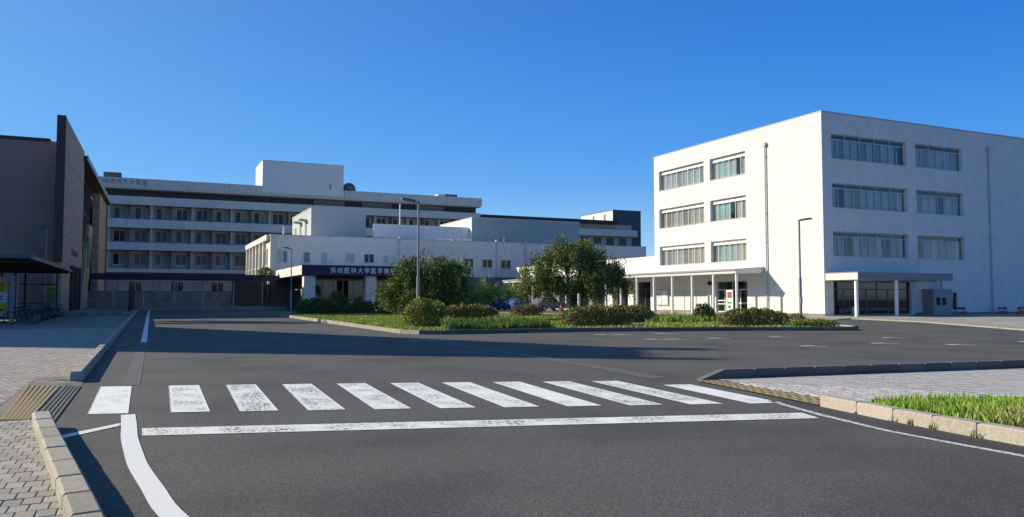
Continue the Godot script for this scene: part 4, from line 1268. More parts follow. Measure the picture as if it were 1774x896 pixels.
# ------------------------------------------------------------------ hospital slab at the back
func make_hospital() -> void:
	var T := thing("hospital_building", "long grey hospital block with white balcony bands and rooftop characters", "building", Vector3(-15, 0, -150))
	var KF := Vector3(0, 0, 1)
	var UF := Vector3(1, 0, 0)
	var b := MB.new()
	b.box(Vector3(-45, 0, -170), Vector3(62.6, 20.4, -152.5))
	put(T, "main_block", b, M.hosp)
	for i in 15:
		bx(T, "recess_shade_panel", Vector3(-44 + i * 7.1, 19.15, -152.498), Vector3(-44 + i * 7.1 + 7.0, 20.38, -152.4), M.ribbon)  # dark panels painted as the shade in the recess under the parapet
	b = MB.new()
	b.box(Vector3(-45.3, 20.6, -170.3), Vector3(62.95, 22.25, -150.0))
	put(T, "parapet", b, M.hosp_band)
	bx(T, "roof_slab", Vector3(-45.2, 20.402, -170.2), Vector3(62.8, 20.598, -150.1), M.hosp_band)
	for x in range(-43, 62, 7):
		bx(T, "parapet_joint", Vector3(x + 0.0, 20.65, -149.998), Vector3(x + 0.06, 22.2, -149.985), M.hosp_dark)
	# balcony bands, one panel every seven metres
	for r in [[17.65, 19.1], [13.6, 15.1], [9.75, 11.05], [5.85, 6.5]]:
		var x := -45.0
		while x < 62:
			var x1 := minf(x + 6.9, 62.6)
			bx(T, "balcony_panel", Vector3(x + 0.02, r[0], -150.15), Vector3(x1 - 0.02, r[1], -150.0), M.hosp_band)
			x += 6.9
		bx(T, "balcony_slab", Vector3(-45, r[0] - 0.0, -152.498), Vector3(62.6, r[0] + 0.25, -150.152), M.hosp)
	# windows and partitions
	var o := Vector3(0, 0, -152.5)
	for row in 3:
		var y: float = [7.2, 11.3, 15.35][row]
		for i in 23:
			var x := -14.9 + i * 3.35
			if row < 2 and x > 20: continue
			far_window(T, o, UF, KF, [x - 1.0, y, x + 1.0, y + 2.05], M.alu_white if row == 0 else M.hosp_band, M.glass_far, 2, M.glass_far if (i * 7 + row * 3 + i * i) % 5 > 1 else M.curtain_grey)
			if i % 2 == 0:
				bx(T, "pilaster", Vector3(x + 1.45, [6.5, 11.05, 15.1][row] - 0.6, -152.498), Vector3(x + 1.9, [9.74, 13.59, 17.64][row], -150.9), M.hosp)
			else:
				bx(T, "partition", Vector3(x + 1.6, [6.5, 11.05, 15.1][row] - 0.4, -152.498), Vector3(x + 1.7, [9.74, 13.59, 17.64][row], -150.4), M.hosp_dark)
	for x in [28.5, 38.0, 49.0]:
		bx(T, "wall_box", Vector3(x, 19.2, -152.496), Vector3(x + 6, 20.3, -151.9), M.hosp_dark)
	# ground floor windows
	for i in 9:
		var x := -9.0 + i * 3.4
		far_window(T, o, UF, KF, [x - 1.1, 2.4, x + 1.1, 4.4], M.hosp_band, M.curtain_grey if i % 2 else M.glass_far, 2)
	# penthouse
	var p := bx(T, "penthouse", Vector3(18.7, 21.0, -160), Vector3(33.8, 26.95, -149.9), M.pent)
	bx(p, "coping", Vector3(18.64, 26.952, -160.05), Vector3(33.86, 27.08, -149.84), M.hosp_band)
	bx(p, "ladder_box", Vector3(31.1, 22.3, -149.898), Vector3(31.4, 23.2, -149.8), M.hosp_dark)
	b = MB.new()
	var ds := SphereMesh.new()
	ds.radius = 1.3; ds.height = 2.6; ds.radial_segments = 20; ds.rings = 10
	put_mesh(T, "roof_dome", ds, M.dome, Vector3(35.3, 22.75, -151.8))
	b.tube([Vector3(35.3, 22.2, -151.8), Vector3(35.3, 22.25, -151.8)], [0.9, 0.9], 10)
	put(T, "dome_base", b, M.hosp_dark)
	bx(T, "roof_unit", Vector3(-7.6, 22.252, -156), Vector3(-4.8, 23.45, -152.5), M.alu_dark)
	bx(T, "roof_unit", Vector3(54.6, 22.252, -158), Vector3(56.2, 23.2, -154), M.hosp_band)
	bx(T, "roof_unit", Vector3(56.3, 22.252, -158), Vector3(58.9, 23.3, -154), M.alu_dark)
	bx(T, "roof_unit", Vector3(16.6, 22.252, -158), Vector3(17.6, 23.0, -155), M.hosp_band)
	letters(T, ["hama", "matsu", "i", "ka", "dai", "gaku", "byou", "in"], Vector3(-8.35, 21.15, -149.998), UF, KF, 0.8, 0.98, 0.1, M.sign_grey)
	o = Vector3(0, 0, -152)
	# lower wing to the right
	var W := thing("hospital_wing", "lower grey hospital wing with dark roof edge and square end tower", "building", Vector3(80, 0, -150))
	b = MB.new()
	b.box(Vector3(62.98, 0, -170), Vector3(101.5, 18.2, -152))
	put(W, "main_block", b, M.hosp)
	bx(W, "roof_edge", Vector3(62.96, 18.202, -170.2), Vector3(96.55, 18.95, -150.2), M.dark_metal)
	bx(W, "balcony_panel", Vector3(62.98, 15.4, -150.4), Vector3(101.9, 16.9, -150.1), M.hosp_band)
	bx(W, "balcony_panel", Vector3(62.98, 11.4, -150.4), Vector3(101.9, 13.2, -150.1), M.hosp_band)
	bx(W, "balcony_slab", Vector3(62.98, 15.4, -151.99), Vector3(101.9, 15.6, -150.41), M.hosp)
	bx(W, "balcony_slab", Vector3(62.98, 11.4, -151.99), Vector3(101.9, 11.6, -150.41), M.hosp)
	for i in 11:
		var x := 65.0 + i * 3.4
		far_window(W, o, UF, KF, [x - 1.0, 13.3, x + 1.0, 15.2], M.hosp_dark, M.glass_far, 2)
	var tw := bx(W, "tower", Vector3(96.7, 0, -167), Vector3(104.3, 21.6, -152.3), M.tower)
	bx(tw, "sunlit_face_paint", Vector3(96.6, 18.96, -166.9), Vector3(96.698, 21.55, -152.35), M.white_wall)  # white sheet paints the sunlit side of the dark tower
	bx(tw, "coping", Vector3(96.6, 21.602, -167.1), Vector3(104.4, 21.75, -152.2), M.alu_dark)
	for z in [-156.0, -161.0]:
		b = MB.new()
		b.box(Vector3(96.35, 19.1, z), Vector3(96.597, 21.0, z + 0.35))
		put(tw, "pipe", b, M.alu)
	# low pale wing between
	var lw := thing("low_wing", "low grey flat-roofed wing right of the broad tree's top", "building", Vector3(66, 0, -118))
	bx(lw, "block", Vector3(52, 0, -127), Vector3(92, 7.9, -110), M.pale_block)
	bx(lw, "coping", Vector3(51.95, 7.902, -127), Vector3(92, 8.05, -109.95), M.hosp_band)
	for x in [72.8, 73.9]:
		bx(lw, "roof_unit", Vector3(x, 8.052, -112), Vector3(x + 0.6, 8.7, -111), M.white_paint)

# ------------------------------------------------------------------ covered walkway before the hospital
func make_walkway() -> void:
	var T := thing("covered_walkway", "dark flat-roofed walkway on thin posts before the hospital", "walkway", Vector3(4, 0, -100))
	bx(T, "roof", Vector3(-8, 4.05, -105.5), Vector3(14.0, 4.25, -100.02), M.dark_metal)
	bx(T, "fascia", Vector3(-8, 3.5, -100.018), Vector3(16.2, 4.2, -99.95), M.navy2)
	bx(T, "soffit", Vector3(-7.9, 3.7, -105.4), Vector3(13.9, 3.8, -100.03), M.soffit)
	for x in [-3.74, -0.58, 2.74, 5.96, 9.36, 12.72]:
		var b := MB.new()
		b.tube([Vector3(x, 0.35, -100.3), Vector3(x, 3.698, -100.3)], [0.075, 0.075], 8)
		put(T, "post", b, M.alu)
	bx(T, "platform", Vector3(-8, 0, -106), Vector3(15.5, 0.35, -99.4), M.slab)
	bx(T, "platform_edge", Vector3(-1.0, 0.0, -99.398), Vector3(15.5, 0.4, -99.15), M.kerb[1])
	for x in [12.9, 13.8]:
		bx(T, "ceiling_fitting", Vector3(x, 3.48, -100.9), Vector3(x + 0.3, 3.698, -100.6), M.white_paint)
	# low wall of panels behind it
	var W := thing("low_panel_wall", "low grey wall of wide panels behind the walkway posts", "wall", Vector3(3, 0, -108))
	for i in 6:
		var x0 := -7.0 + i * 3.3
		bx(W, "panel", Vector3(x0 + 0.02, 0, -108.15), Vector3(x0 + 3.28, 2.25, -108.0), M.hosp if i % 2 else M.hosp2)
		bx(W, "cap", Vector3(x0 + 0.02, 2.252, -108.18), Vector3(x0 + 3.28, 2.3, -107.97), M.hosp_dark)
	var D := thing("dark_side_wall", "dark wall closing the end of the walkway beside the white building", "wall", Vector3(11, 0, -106.2))
	bx(D, "panel", Vector3(9.7, 0.36, -106.3), Vector3(13.0, 4.0, -106.1), M.brick_dark)
	bx(D, "panel", Vector3(13.02, 0.36, -106.3), Vector3(14.0, 4.0, -106.1), M.brick_dark)
	car("white car parked behind the low panel wall", Vector3(4.5, 0.9, -116), PI / 2, M.car_white)

# ------------------------------------------------------------------ brown building on the left
func make_brown_building() -> void:
	var T := thing("brown_building", "brown-clad building with tall thin fin wall and glazed front at left", "building", Vector3(-6.3, 0, -71.2))
	var a := 0.0117
	var dr := Vector3(sin(a), 0, -cos(a))
	var nr := Vector3(cos(a), 0, sin(a))
	var o := Vector3(-6.3, 0, -71.2)
	# s along the street face, h height, f out from the face
	var P := func(s: float, h: float, f: float) -> Vector3: return o + dr * s + UP * h + nr * f
	var slab := func(parent: Node, called: String, s0: float, s1: float, h0: float, h1: float, f0: float, f1: float, m: Material) -> MeshInstance3D:
		var b := MB.new()
		b.obox(P.call((s0 + s1) / 2, (h0 + h1) / 2, (f0 + f1) / 2), dr * ((s1 - s0) / 2), UP * ((h1 - h0) / 2), nr * ((f1 - f0) / 2))
		return put(parent, called, b, m)
	# main block and its panelled near face
	slab.call(T, "main_block", 3.8, 60.5, 0.0, 14.5, -26.0, -1.6, M.brown_dark)
	for i in 12:
		for j in 8:
			var f0 := -0.62 - i * 1.9
			if i > 5: continue
			slab.call(T, "wall_panel", 3.7, 3.798, 0.15 + j * 1.8, 0.15 + (j + 1) * 1.8 - 0.008, f0 - 1.892, f0, M.brown_panel[(i * 3 + j * 5 + (i * j) % 2) % 3])
	slab.call(T, "roof_coping", 3.6, 60.6, 14.502, 14.75, -26.1, -1.5, M.brown_dark)
	# fin of horizontal courses
	for j in 26:
		slab.call(T, "fin_course", -0.02, 17.0, 4.3 + j * 0.45, 4.3 + (j + 1) * 0.45 - 0.015, -0.3, rng.randf_range(-0.006, 0.006), M.brown)
	slab.call(T, "fin_core", 0.0, 16.95, 4.3, 15.98, -0.6, -0.302, M.brown_dark)
	slab.call(T, "fin_edge", -0.12, -0.022, 4.3, 16.05, -0.62, 0.02, M.brown_dark)
	slab.call(T, "fin_base", 0.0, 6.2, 0.1, 4.28, -0.6, -0.02, M.brown)
	# dark doorway frame under the fin
	for s in [8.0, 11.4, 15.2]:
		slab.call(T, "door_post", s, s + 0.5, 0.1, 4.298, -0.5, 0.1, M.brown_dark)
	slab.call(T, "door_void", 6.3, 16.9, 0.1, 4.28, -1.5, -0.9, M.black)
	# dark lettering marks on the fin, too small to read
	for k in 5:
		slab.call(T, "lettering", 7.0 + k * 1.1, 7.7 + k * 1.1, 5.2, 5.7, 0.008, 0.03, M.brown_dark)
	# roof overhang
	slab.call(T, "overhang", 16.0, 56.5, 15.0, 15.5, -1.5, 0.3, M.brown_dark)
	slab.call(T, "overhang_rim", 15.9, 56.6, 15.02, 15.55, 0.302, 0.4, M.alu)
	# glazed front
	var gz: MeshInstance3D = slab.call(T, "glazed_front", 17.0, 41.0, 0.1, 14.98, -1.58, -1.5, M.black)
	for i in 9:
		for j in 4:
			slab.call(gz, "pane", 17.15 + i * 2.65, 17.15 + i * 2.65 + 2.5, 0.3 + j * 3.7, 0.3 + j * 3.7 + 3.5, -1.3, -1.27, M.glass_far)
	for i in 10:
		slab.call(T, "mullion", 17.0 + i * 2.65, 17.12 + i * 2.65, 0.1, 14.98, -1.35, -1.15, M.alu_dark)
	for j in 5:
		slab.call(T, "floor_band", 17.0, 41.0, 0.1 + j * 3.7, 0.28 + j * 3.7, -1.36, -1.1, M.alu_dark)
	for q in [[7.0, 8.3], [10.4, 11.6]]:
		slab.call(T, "blind", 18, 36, q[0], q[1], -1.48, -1.42, M.curtain_grey)
	# leaning beige pier and green banner
	var b := MB.new()
	var front := [P.call(17.6, 0.1, -0.1), P.call(25.5, 0.1, -0.1), P.call(31.0, 9.6, -0.1), P.call(26.5, 9.6, -0.1)]
	var back := []
	for q in front: back.append(q - nr * 0.35)
	b.quadn(front[0], front[1], front[2], front[3], nr)
	b.quadn(back[0], back[1], back[2], back[3], -nr)
	for q in 4:
		var w: int = (q + 1) % 4
		b.quadn(front[q], front[w], back[w], back[q], (front[q] + front[w]) * 0.5 - (front[0] + front[2]) * 0.5)
	put(T, "leaning_pier", b, M.brown)
	slab.call(T, "banner", 24.5, 27.5, 4.8, 8.0, -0.06, -0.02, M.green)
	slab.call(T, "banner", 23.6, 25.8, 3.6, 4.7, -0.06, -0.02, M.yellow)
	# far brown pier wall
	for j in 30:
		slab.call(T, "pier_course", 41.0, 54.0, 0.1 + j * 0.49, 0.1 + (j + 1) * 0.49 - 0.015, -0.9, -0.1 + rng.randf_range(-0.006, 0.006), M.brown)
	slab.call(T, "far_edge", 54.02, 56.4, 0.1, 14.98, -1.0, -0.05, M.brown_dark)
	# terrace step and black fence
	var st := thing("terrace", "low raised terrace along the brown building's front", "terrace", Vector3(-3, 0, -80))
	bx(st, "deck", Vector3(-6.0, 0.0, -135), Vector3(-1.2, 0.34, -67.2), M.slab)
	for i in 8:
		bx(st, "edge_stone", Vector3(-6.0 + i * 0.6, 0.0, -67.198), Vector3(-6.0 + i * 0.6 + 0.58, 0.37, -66.9), M.kerb[i % 4])
	var fn := thing("slatted_fence", "short black slatted fence between the lane and the terrace", "fence", Vector3(-1.35, 0.34, -75))
	for i in 16:
		var z := -68.0 - i * 1.6
		bx(fn, "slat", Vector3(-1.42, 0.35, z - 0.9), Vector3(-1.36, 2.15, z), M.black)
	b = MB.new()
	b.bar(Vector3(-1.45, 0.7, -67.8), Vector3(-1.45, 0.7, -94), 0.05, 0.06)
	b.bar(Vector3(-1.45, 1.9, -67.8), Vector3(-1.45, 1.9, -94), 0.05, 0.06)
	put(fn, "rail", b, M.black)

func make_shade_building() -> void:
	# stands outside the frame; its shadow lies across the lane and plaza
	var T := thing("shade_building", "grey block outside the frame whose shadow crosses the lane", "building", Vector3(-25, 0, -50))
	var b := MB.new()
	b.prism(PackedVector2Array([Vector2(-16.3, -40.0), Vector2(-18.5, -36.5), Vector2(-35.0, -48.4), Vector2(-48, -68), Vector2(-33.0, -72.0)]), 0.0, 18.4, false)
	put(T, "main_block", b, M.far_shade)
	b = MB.new()
	b.prism(PackedVector2Array([Vector2(-16.5, -40.6), Vector2(-17.0, -39.7), Vector2(-21.5, -42.8), Vector2(-21.0, -44.0)]), 18.402, 19.6, false)
	put(T, "roof_house", b, M.far_shade)
	b = MB.new()
	b.prism(PackedVector2Array([Vector2(-18.5, -37.3), Vector2(-19.0, -37.0), Vector2(-23.5, -40.3), Vector2(-23.2, -41.0)]), 18.402, 19.5, false)
	put(T, "roof_house", b, M.far_shade)

# ------------------------------------------------------------------ bicycle shelter, bicycles, board
func bicycle(frame: Material, basket: bool) -> Node3D:
	var o := thing("bicycle", "", "bicycle")
	var ax := Vector3(0, 0, 1)
	for x in [-0.53, 0.53]:
		var b := MB.new()
		b.torus(Vector3(x, 0.33, 0), ax, 0.315, 0.02, 22, 5)
		var w := put(o, "wheel", b, M.rubber)
		b = MB.new()
		b.torus(Vector3(x, 0.33, 0), ax, 0.29, 0.012, 22, 4)
		for k in 12:
			var f := TAU * k / 12
			b.bar(Vector3(x, 0.33, 0.0), Vector3(x + cos(f) * 0.29, 0.33 + sin(f) * 0.29, 0), 0.006, 0.006, Vector3(0, 0, 1))
		b.tube([Vector3(x, 0.33, -0.05), Vector3(x, 0.33, 0.05)], [0.025, 0.025], 6)
		put(w, "rim", b, M.chrome)
	var b := MB.new()
	var hub := Vector3(-0.53, 0.33, 0)
	var bb := Vector3(-0.08, 0.29, 0)
	var seat := Vector3(-0.22, 0.72, 0)
	var head := Vector3(0.34, 0.72, 0)
	for q in [[bb, seat], [bb, head], [seat, head + Vector3(-0.02, -0.1, 0)], [hub, bb], [hub, seat]]:
		b.tube([q[0], q[1]], [0.018, 0.018], 6)
	b.tube([head + Vector3(-0.03, 0.12, 0), head, Vector3(0.53, 0.33, 0)], [0.018, 0.02, 0.014], 6)
	put(o, "frame", b, frame)
	b = MB.new()
	b.tube([Vector3(0.12, 1.0, -0.27), Vector3(0.28, 0.98, -0.24), Vector3(0.32, 0.93, 0), Vector3(0.28, 0.98, 0.24), Vector3(0.12, 1.0, 0.27)], [0.014, 0.012, 0.012, 0.012, 0.014], 6)
	b.tube([Vector3(0.32, 0.93, 0), Vector3(0.31, 0.8, 0)], [0.012, 0.012], 6)
	put(o, "handlebar", b, M.chrome)
	b = MB.new()
	b.tube([seat, Vector3(-0.24, 0.83, 0)], [0.013, 0.013], 6)
	b.obox(Vector3(-0.28, 0.86, 0), Vector3(0.1, 0, 0), Vector3(0, 0.03, 0), Vector3(0, 0, 0.08))
	b.obox(Vector3(-0.14, 0.865, 0), Vector3(0.07, 0, 0), Vector3(0, 0.02, 0), Vector3(0, 0, 0.03))
	put(o, "saddle", b, M.black)
	b = MB.new()
	for k in 7:
		var f := PI * (0.05 + 0.13 * k)
		var e := PI * (0.05 + 0.13 * (k + 1))
		b.bar(Vector3(-0.53 - cos(f) * 0.36 * -1.0, 0.33 + sin(f) * 0.36, 0), Vector3(-0.53 - cos(e) * 0.36 * -1.0, 0.33 + sin(e) * 0.36, 0), 0.05, 0.006, Vector3(0, 0, 1).cross(Vector3(cos(f), sin(f), 0)) if false else Vector3(cos(f), sin(f), 0))
	put(o, "mudguard", b, M.alu_dark)
	b = MB.new()
	b.torus(Vector3(-0.08, 0.29, 0.04), ax, 0.085, 0.008, 14, 4)
	b.bar(Vector3(-0.08, 0.29, 0.07), Vector3(0.02, 0.15, 0.07), 0.02, 0.015)
	b.bar(Vector3(-0.08, 0.29, -0.07), Vector3(-0.18, 0.43, -0.07), 0.02, 0.015)
	b.obox(Vector3(0.02, 0.15, 0.11), Vector3(0.045, 0, 0), Vector3(0, 0.01, 0), Vector3(0, 0, 0.035))
	b.obox(Vector3(-0.18, 0.43, -0.11), Vector3(0.045, 0, 0), Vector3(0, 0.01, 0), Vector3(0, 0, 0.035))
	put(o, "crank", b, M.chrome)
	b = MB.new()
	b.tube([Vector3(-0.5, 0.3, 0.06), Vector3(-0.62, 0.0, 0.16)], [0.01, 0.01], 5)
	put(o, "kickstand", b, M.chrome)
	if basket:
		b = MB.new()
		for k in 5:
			var y := 0.72 + k * 0.055
			for q in [[Vector3(0.4, y, -0.15), Vector3(0.4, y, 0.15)], [Vector3(0.68, y, -0.15), Vector3(0.68, y, 0.15)], [Vector3(0.4, y, -0.15), Vector3(0.68, y, -0.15)], [Vector3(0.4, y, 0.15), Vector3(0.68, y, 0.15)]]:
				b.bar(q[0], q[1], 0.012, 0.012)
		for k in 5:
			var x := 0.4 + k * 0.07
			for z in [-0.15, 0.15]:
				b.bar(Vector3(x, 0.72, z), Vector3(x, 0.94, z), 0.01, 0.01)
		put(o, "basket", b, M.alu_dark)
	return o

func make_left_objects() -> void:
	var S := thing("bicycle_shelter", "dark flat-roofed bicycle shelter at the left edge", "shelter", Vector3(-8, 0.08, -57))
	bx(S, "roof", Vector3(-12.5, 3.45, -68.75), Vector3(-5.5, 3.56, -45.8), M.dark_metal)
	bx(S, "roof_edge", Vector3(-5.498, 3.42, -68.8), Vector3(-5.4, 3.62, -45.7), M.alu_dark)
	bx(S, "front_edge", Vector3(-12.5, 3.42, -45.798), Vector3(-5.5, 3.62, -45.7), M.alu_dark)
	var b := MB.new()
	b = MB.new()
	for z in [-47.0, -52.5, -58.0, -63.5, -68.3]:
		b = MB.new()
		b.bar(Vector3(-8.4, 0.08, z), Vector3(-8.4, 3.3, z), 0.12, 0.12, Vector3.RIGHT)
		put(S, "post", b, M.dark_metal)
		b = MB.new()
		b.bar(Vector3(-12.3, 3.37, z), Vector3(-5.6, 3.37, z), 0.08, 0.15)
		put(S, "rafter", b, M.dark_metal)
	for z in [-67.9]:
		b = MB.new()
		b.bar(Vector3(-6.3, 0.08, z), Vector3(-6.3, 3.3, z), 0.1, 0.1, Vector3.RIGHT)
		put(S, "post", b, M.dark_metal)
		b = MB.new()
		b.bar(Vector3(-9.5, 2.45, z), Vector3(-6.2, 2.45, z), 0.06, 0.07)
		b.bar(Vector3(-9.5, 1.05, z), Vector3(-6.2, 1.05, z), 0.06, 0.07)
		put(S, "end_rail", b, M.dark_metal)
	# grey lockers behind the bicycles
	var lk := thing("storage_locker", "pale lockers in the shadow at the back of the shelter", "locker", Vector3(-11, 0.08, -60))
	for i in 5:
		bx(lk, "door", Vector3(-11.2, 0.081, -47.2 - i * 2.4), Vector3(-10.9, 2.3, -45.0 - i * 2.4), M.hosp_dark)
	var ys := thing("yellow_notice", "yellow and green notice on the shelter's far rail", "sign", Vector3(-6.6, 1.4, -67.7))
	bx(ys, "panel", Vector3(-6.95, 1.1, -67.84), Vector3(-6.34, 2.4, -67.8), mat(Color(0.16, 0.3, 0.12), 0.7))
	bx(ys, "yellow_band", Vector3(-6.93, 1.85, -67.798), Vector3(-6.36, 2.35, -67.785), M.yellow)
	for k in 2:
		bx(ys, "print", Vector3(-6.88, 1.98 + k * 0.14, -67.784), Vector3(-6.42, 2.05 + k * 0.14, -67.78), M.sign_ink)
	# information board
	var N := thing("information_board", "grey framed board with yellow and white posters at left edge", "sign", Vector3(-6.9, 0.08, -49.3))
	bx(N, "panel", Vector3(-9.2, 0.45, -49.45), Vector3(-6.85, 2.5, -49.38), M.hosp)
	for x in [-9.3, -6.6]:
		bx(N, "post", Vector3(x - 0.16, 0.08, -49.5), Vector3(x + 0.06, 2.62, -49.3), M.galv)
	bx(N, "post", Vector3(-6.46, 0.08, -49.55), Vector3(-6.4, 2.6, -49.35), M.galv)
	bx(N, "rail", Vector3(-9.4, 2.502, -49.47), Vector3(-6.77, 2.6, -49.34), M.galv)
	for q in [[1.75, 2.33, M.yellow], [1.2, 1.72, M.poster], [0.62, 1.17, M.yellow]]:
		for x in [-9.0, -7.9]:
			bx(N, "poster", Vector3(x, q[0], -49.378), Vector3(x + 1.0, q[1], -49.362), q[2])
	for q in [[1.86, 0.06], [2.0, 0.06], [2.12, 0.1], [1.35, 0.07], [1.5, 0.07], [0.75, 0.1]]:
		for x in [-8.9, -7.8]:
			for k in 4:
				bx(N, "print", Vector3(x + k * 0.2, q[0], -49.361), Vector3(x + k * 0.2 + 0.14, q[0] + q[1], -49.356), M.sign_ink if q[0] < 1.9 else M.red)
	# bicycles under the shelter, nearest first
	var spots := [[-5.9, -47.4, 0.12, 0, 1], [-6.0, -49.4, -0.2, 1, 1], [-6.1, -51.2, 0.25, 2, 0], [-6.2, -53.3, -0.05, 0, 1], [-6.2, -55.6, 0.15, 1, 0], [-6.3, -58.0, -0.15, 2, 1], [-6.3, -60.4, 0.05, 0, 1], [-6.4, -63.0, 0.2, 1, 0], [-6.4, -65.6, -0.1, 2, 1]]
	var words := ["black bicycle with basket nearest the information board", "grey bicycle with basket second in the shelter row", "dark blue bicycle third in the shelter row", "black bicycle with basket fourth in the shelter row", "grey bicycle fifth in the shelter row", "dark blue bicycle with basket sixth in the shelter row", "black bicycle seventh in the shelter row", "grey bicycle eighth in the shelter row, near the far rail", "dark blue bicycle at the far end of the shelter row"]
	var kinds := [M.black, mat(Color(0.2, 0.2, 0.205), 0.4), mat(Color(0.02, 0.03, 0.09), 0.4)]
	var protos := {}
	for i in spots.size():
		var q: Array = spots[i]
		var key := "%d%d" % [q[3], q[4]]
		var o: Node3D
		if protos.has(key):
			o = protos[key].duplicate()
			o.name = numbered("bicycle")
			add_child(o)
		else:
			o = bicycle(kinds[q[3]], q[4] == 1)
			protos[key] = o
		o.position = Vector3(q[0], 0.081, q[1])
		o.rotation.y = q[2]
		tag(o, words[i], "bicycle", "bicycles in the shelter")
	street_lamp("twin-headed lamp post rising behind the bicycle shelter", Vector3(-7.4, 0.0, -71.0), 6.9, Vector3(1, 0, 0), 0.95, true)
	street_lamp("small lamp post at the lit end of the navy canopy", Vector3(12.41, 0.0, -77.0), 6.2, Vector3(-1, 0, 0), 0.75)
	street_lamp("tall lamp post standing in the island before the dense tree", Vector3(11.3, 0.12, -34.54), 5.8, Vector3(-1, 0, 0.1).normalized(), 0.85)
	street_lamp("lamp post at the island's tip before the sunlit wall", Vector3(29.18, 0.12, -28.9), 5.2, Vector3(1, 0, 0.0), 0.75)

# ------------------------------------------------------------------ vehicles and cones
func car(label: String, at: Vector3, turn: float, paint: Material, boxy := false) -> Node3D:
	var o := thing("parked_car", label, "car", at)
	o.position = Vector3.ZERO
	var prof := [Vector2(-2.0, 0.25), Vector2(-2.05, 0.75), Vector2(-1.75, 0.95), Vector2(-1.2, 1.45), Vector2(0.3, 1.5), Vector2(0.95, 1.0), Vector2(1.9, 0.85), Vector2(2.05, 0.6), Vector2(2.02, 0.25)]
	if boxy:
		prof = [Vector2(-1.75, 0.28), Vector2(-1.8, 1.0), Vector2(-1.7, 1.85), Vector2(1.0, 1.9), Vector2(1.5, 1.15), Vector2(1.75, 1.0), Vector2(1.78, 0.28)]
	var b := MB.new()
	var hw := func(y: float) -> float: return 0.8 - maxf(0, y - 0.8) * 0.18
	for i in prof.size():
		var p: Vector2 = prof[i]
		var q: Vector2 = prof[(i + 1) % prof.size()]
		var a: float = hw.call(p.y)
		var e: float = hw.call(q.y)
		var mid := (p + q) * 0.5 - Vector2(0, 0.7)
		b.quadn(Vector3(p.x, p.y, -a), Vector3(q.x, q.y, -e), Vector3(q.x, q.y, e), Vector3(p.x, p.y, a), Vector3(mid.x * 0.2, mid.y, 0) if absf(mid.x) < 1.6 else Vector3(mid.x, 0, 0))
	var idx := Geometry2D.triangulate_polygon(PackedVector2Array(prof))
	for g in [-1.0, 1.0]:
		for k in range(0, idx.size(), 3):
			var t := []
			for j in 3:
				var p: Vector2 = prof[idx[k + j]]
				t.append(Vector3(p.x, p.y, g * float(hw.call(p.y))))
			var nn := Vector3(0, 0.1, g).normalized()
			b.tri(t[0], t[1], t[2], nn, nn, nn)
	put(o, "body", b, paint)
	for g in [-1.0, 1.0]:
		for q in ([[-1.15, -0.1], [-0.02, 0.65]] if not boxy else [[-1.5, -0.2], [-0.1, 0.95]]):
			b = MB.new()
			var y1 := 1.38 if not boxy else 1.75
			b.quadn(Vector3(q[0], 0.98, g * 0.785), Vector3(q[1], 0.98, g * 0.785), Vector3(q[1] - (0.3 if q[1] > 0.5 and not boxy else 0.05), y1, g * (0.725 if not boxy else 0.65)), Vector3(q[0] + (0.3 if q[0] < -1.1 and not boxy else 0.0), y1, g * (0.725 if not boxy else 0.65)), Vector3(0, 0, g))
			put(o, "side_window", b, M.glass_far)
	for x in [-1.25, 1.3]:
		for g in [-1.0, 1.0]:
			b = MB.new()
			b.tube([Vector3(x, 0.3, g * 0.62), Vector3(x, 0.3, g * 0.83)], [0.3, 0.3], 16)
			var w := put(o, "wheel", b, M.rubber)
			b = MB.new()
			b.tube([Vector3(x, 0.3, g * 0.8), Vector3(x, 0.3, g * 0.845)], [0.19, 0.17], 12)
			put(w, "rim", b, M.silver)
	for g in [-1.0, 1.0]:
		var fx := 2.03 if not boxy else 1.77
		bx(o, "headlight", Vector3(fx - 0.05, 0.62, g * 0.55 - 0.15), Vector3(fx + 0.03, 0.78, g * 0.55 + 0.15), M.poster)
		bx(o, "tail_light", Vector3(-fx - 0.06, 0.7, g * 0.6 - 0.1), Vector3(-fx + 0.02, 0.9, g * 0.6 + 0.1), M.red)
	o.position = at
	o.rotation.y = turn
	return o

func cone(label: String, at: Vector3) -> void:
	var o := thing("traffic_cone", label, "cone", at, "orange cones on the plaza")
	var b := MB.new()
	b.tube([at + UP * 0.04, at + UP * 0.72], [0.17, 0.035], 14)
	put(o, "cone", b, M.orange)
	b = MB.new()
	b.tube([at + UP * 0.32, at + UP * 0.48], [0.112, 0.084], 14, false)
	put(o, "band", b, M.white_paint)
	b = MB.new()
	b.box(at + Vector3(-0.2, 0, -0.2), at + Vector3(0.2, 0.04, 0.2))
	put(o, "base", b, M.orange)

func barricade(label: String, at: Vector3, turn: float) -> void:
	var o := thing("barricade", label, "barricade", Vector3.ZERO, "low red barricades by the shaded wall")
	for x in [-0.6, 0.6]:
		var b := MB.new()
		b.bar(Vector3(x, 0.03, -0.25), Vector3(x, 0.03, 0.25), 0.05, 0.05)
		b.bar(Vector3(x, 0.05, -0.2), Vector3(x, 0.62, 0), 0.04, 0.04, Vector3.RIGHT)
		b.bar(Vector3(x, 0.05, 0.2), Vector3(x, 0.62, 0), 0.04, 0.04, Vector3.RIGHT)
		put(o, "leg", b, M.red)
	for k in 5:
		bx(o, "board", Vector3(-0.7 + k * 0.28, 0.42, -0.02), Vector3(-0.7 + k * 0.28 + 0.278, 0.6, 0.02), M.red if k % 2 == 0 else M.orange)
	var b := MB.new()
	b.bar(Vector3(-0.6, 0.22, 0), Vector3(0.6, 0.22, 0), 0.03, 0.05)
	put(o, "lower_rail", b, M.black)
	o.position = at
	o.rotation.y = turn

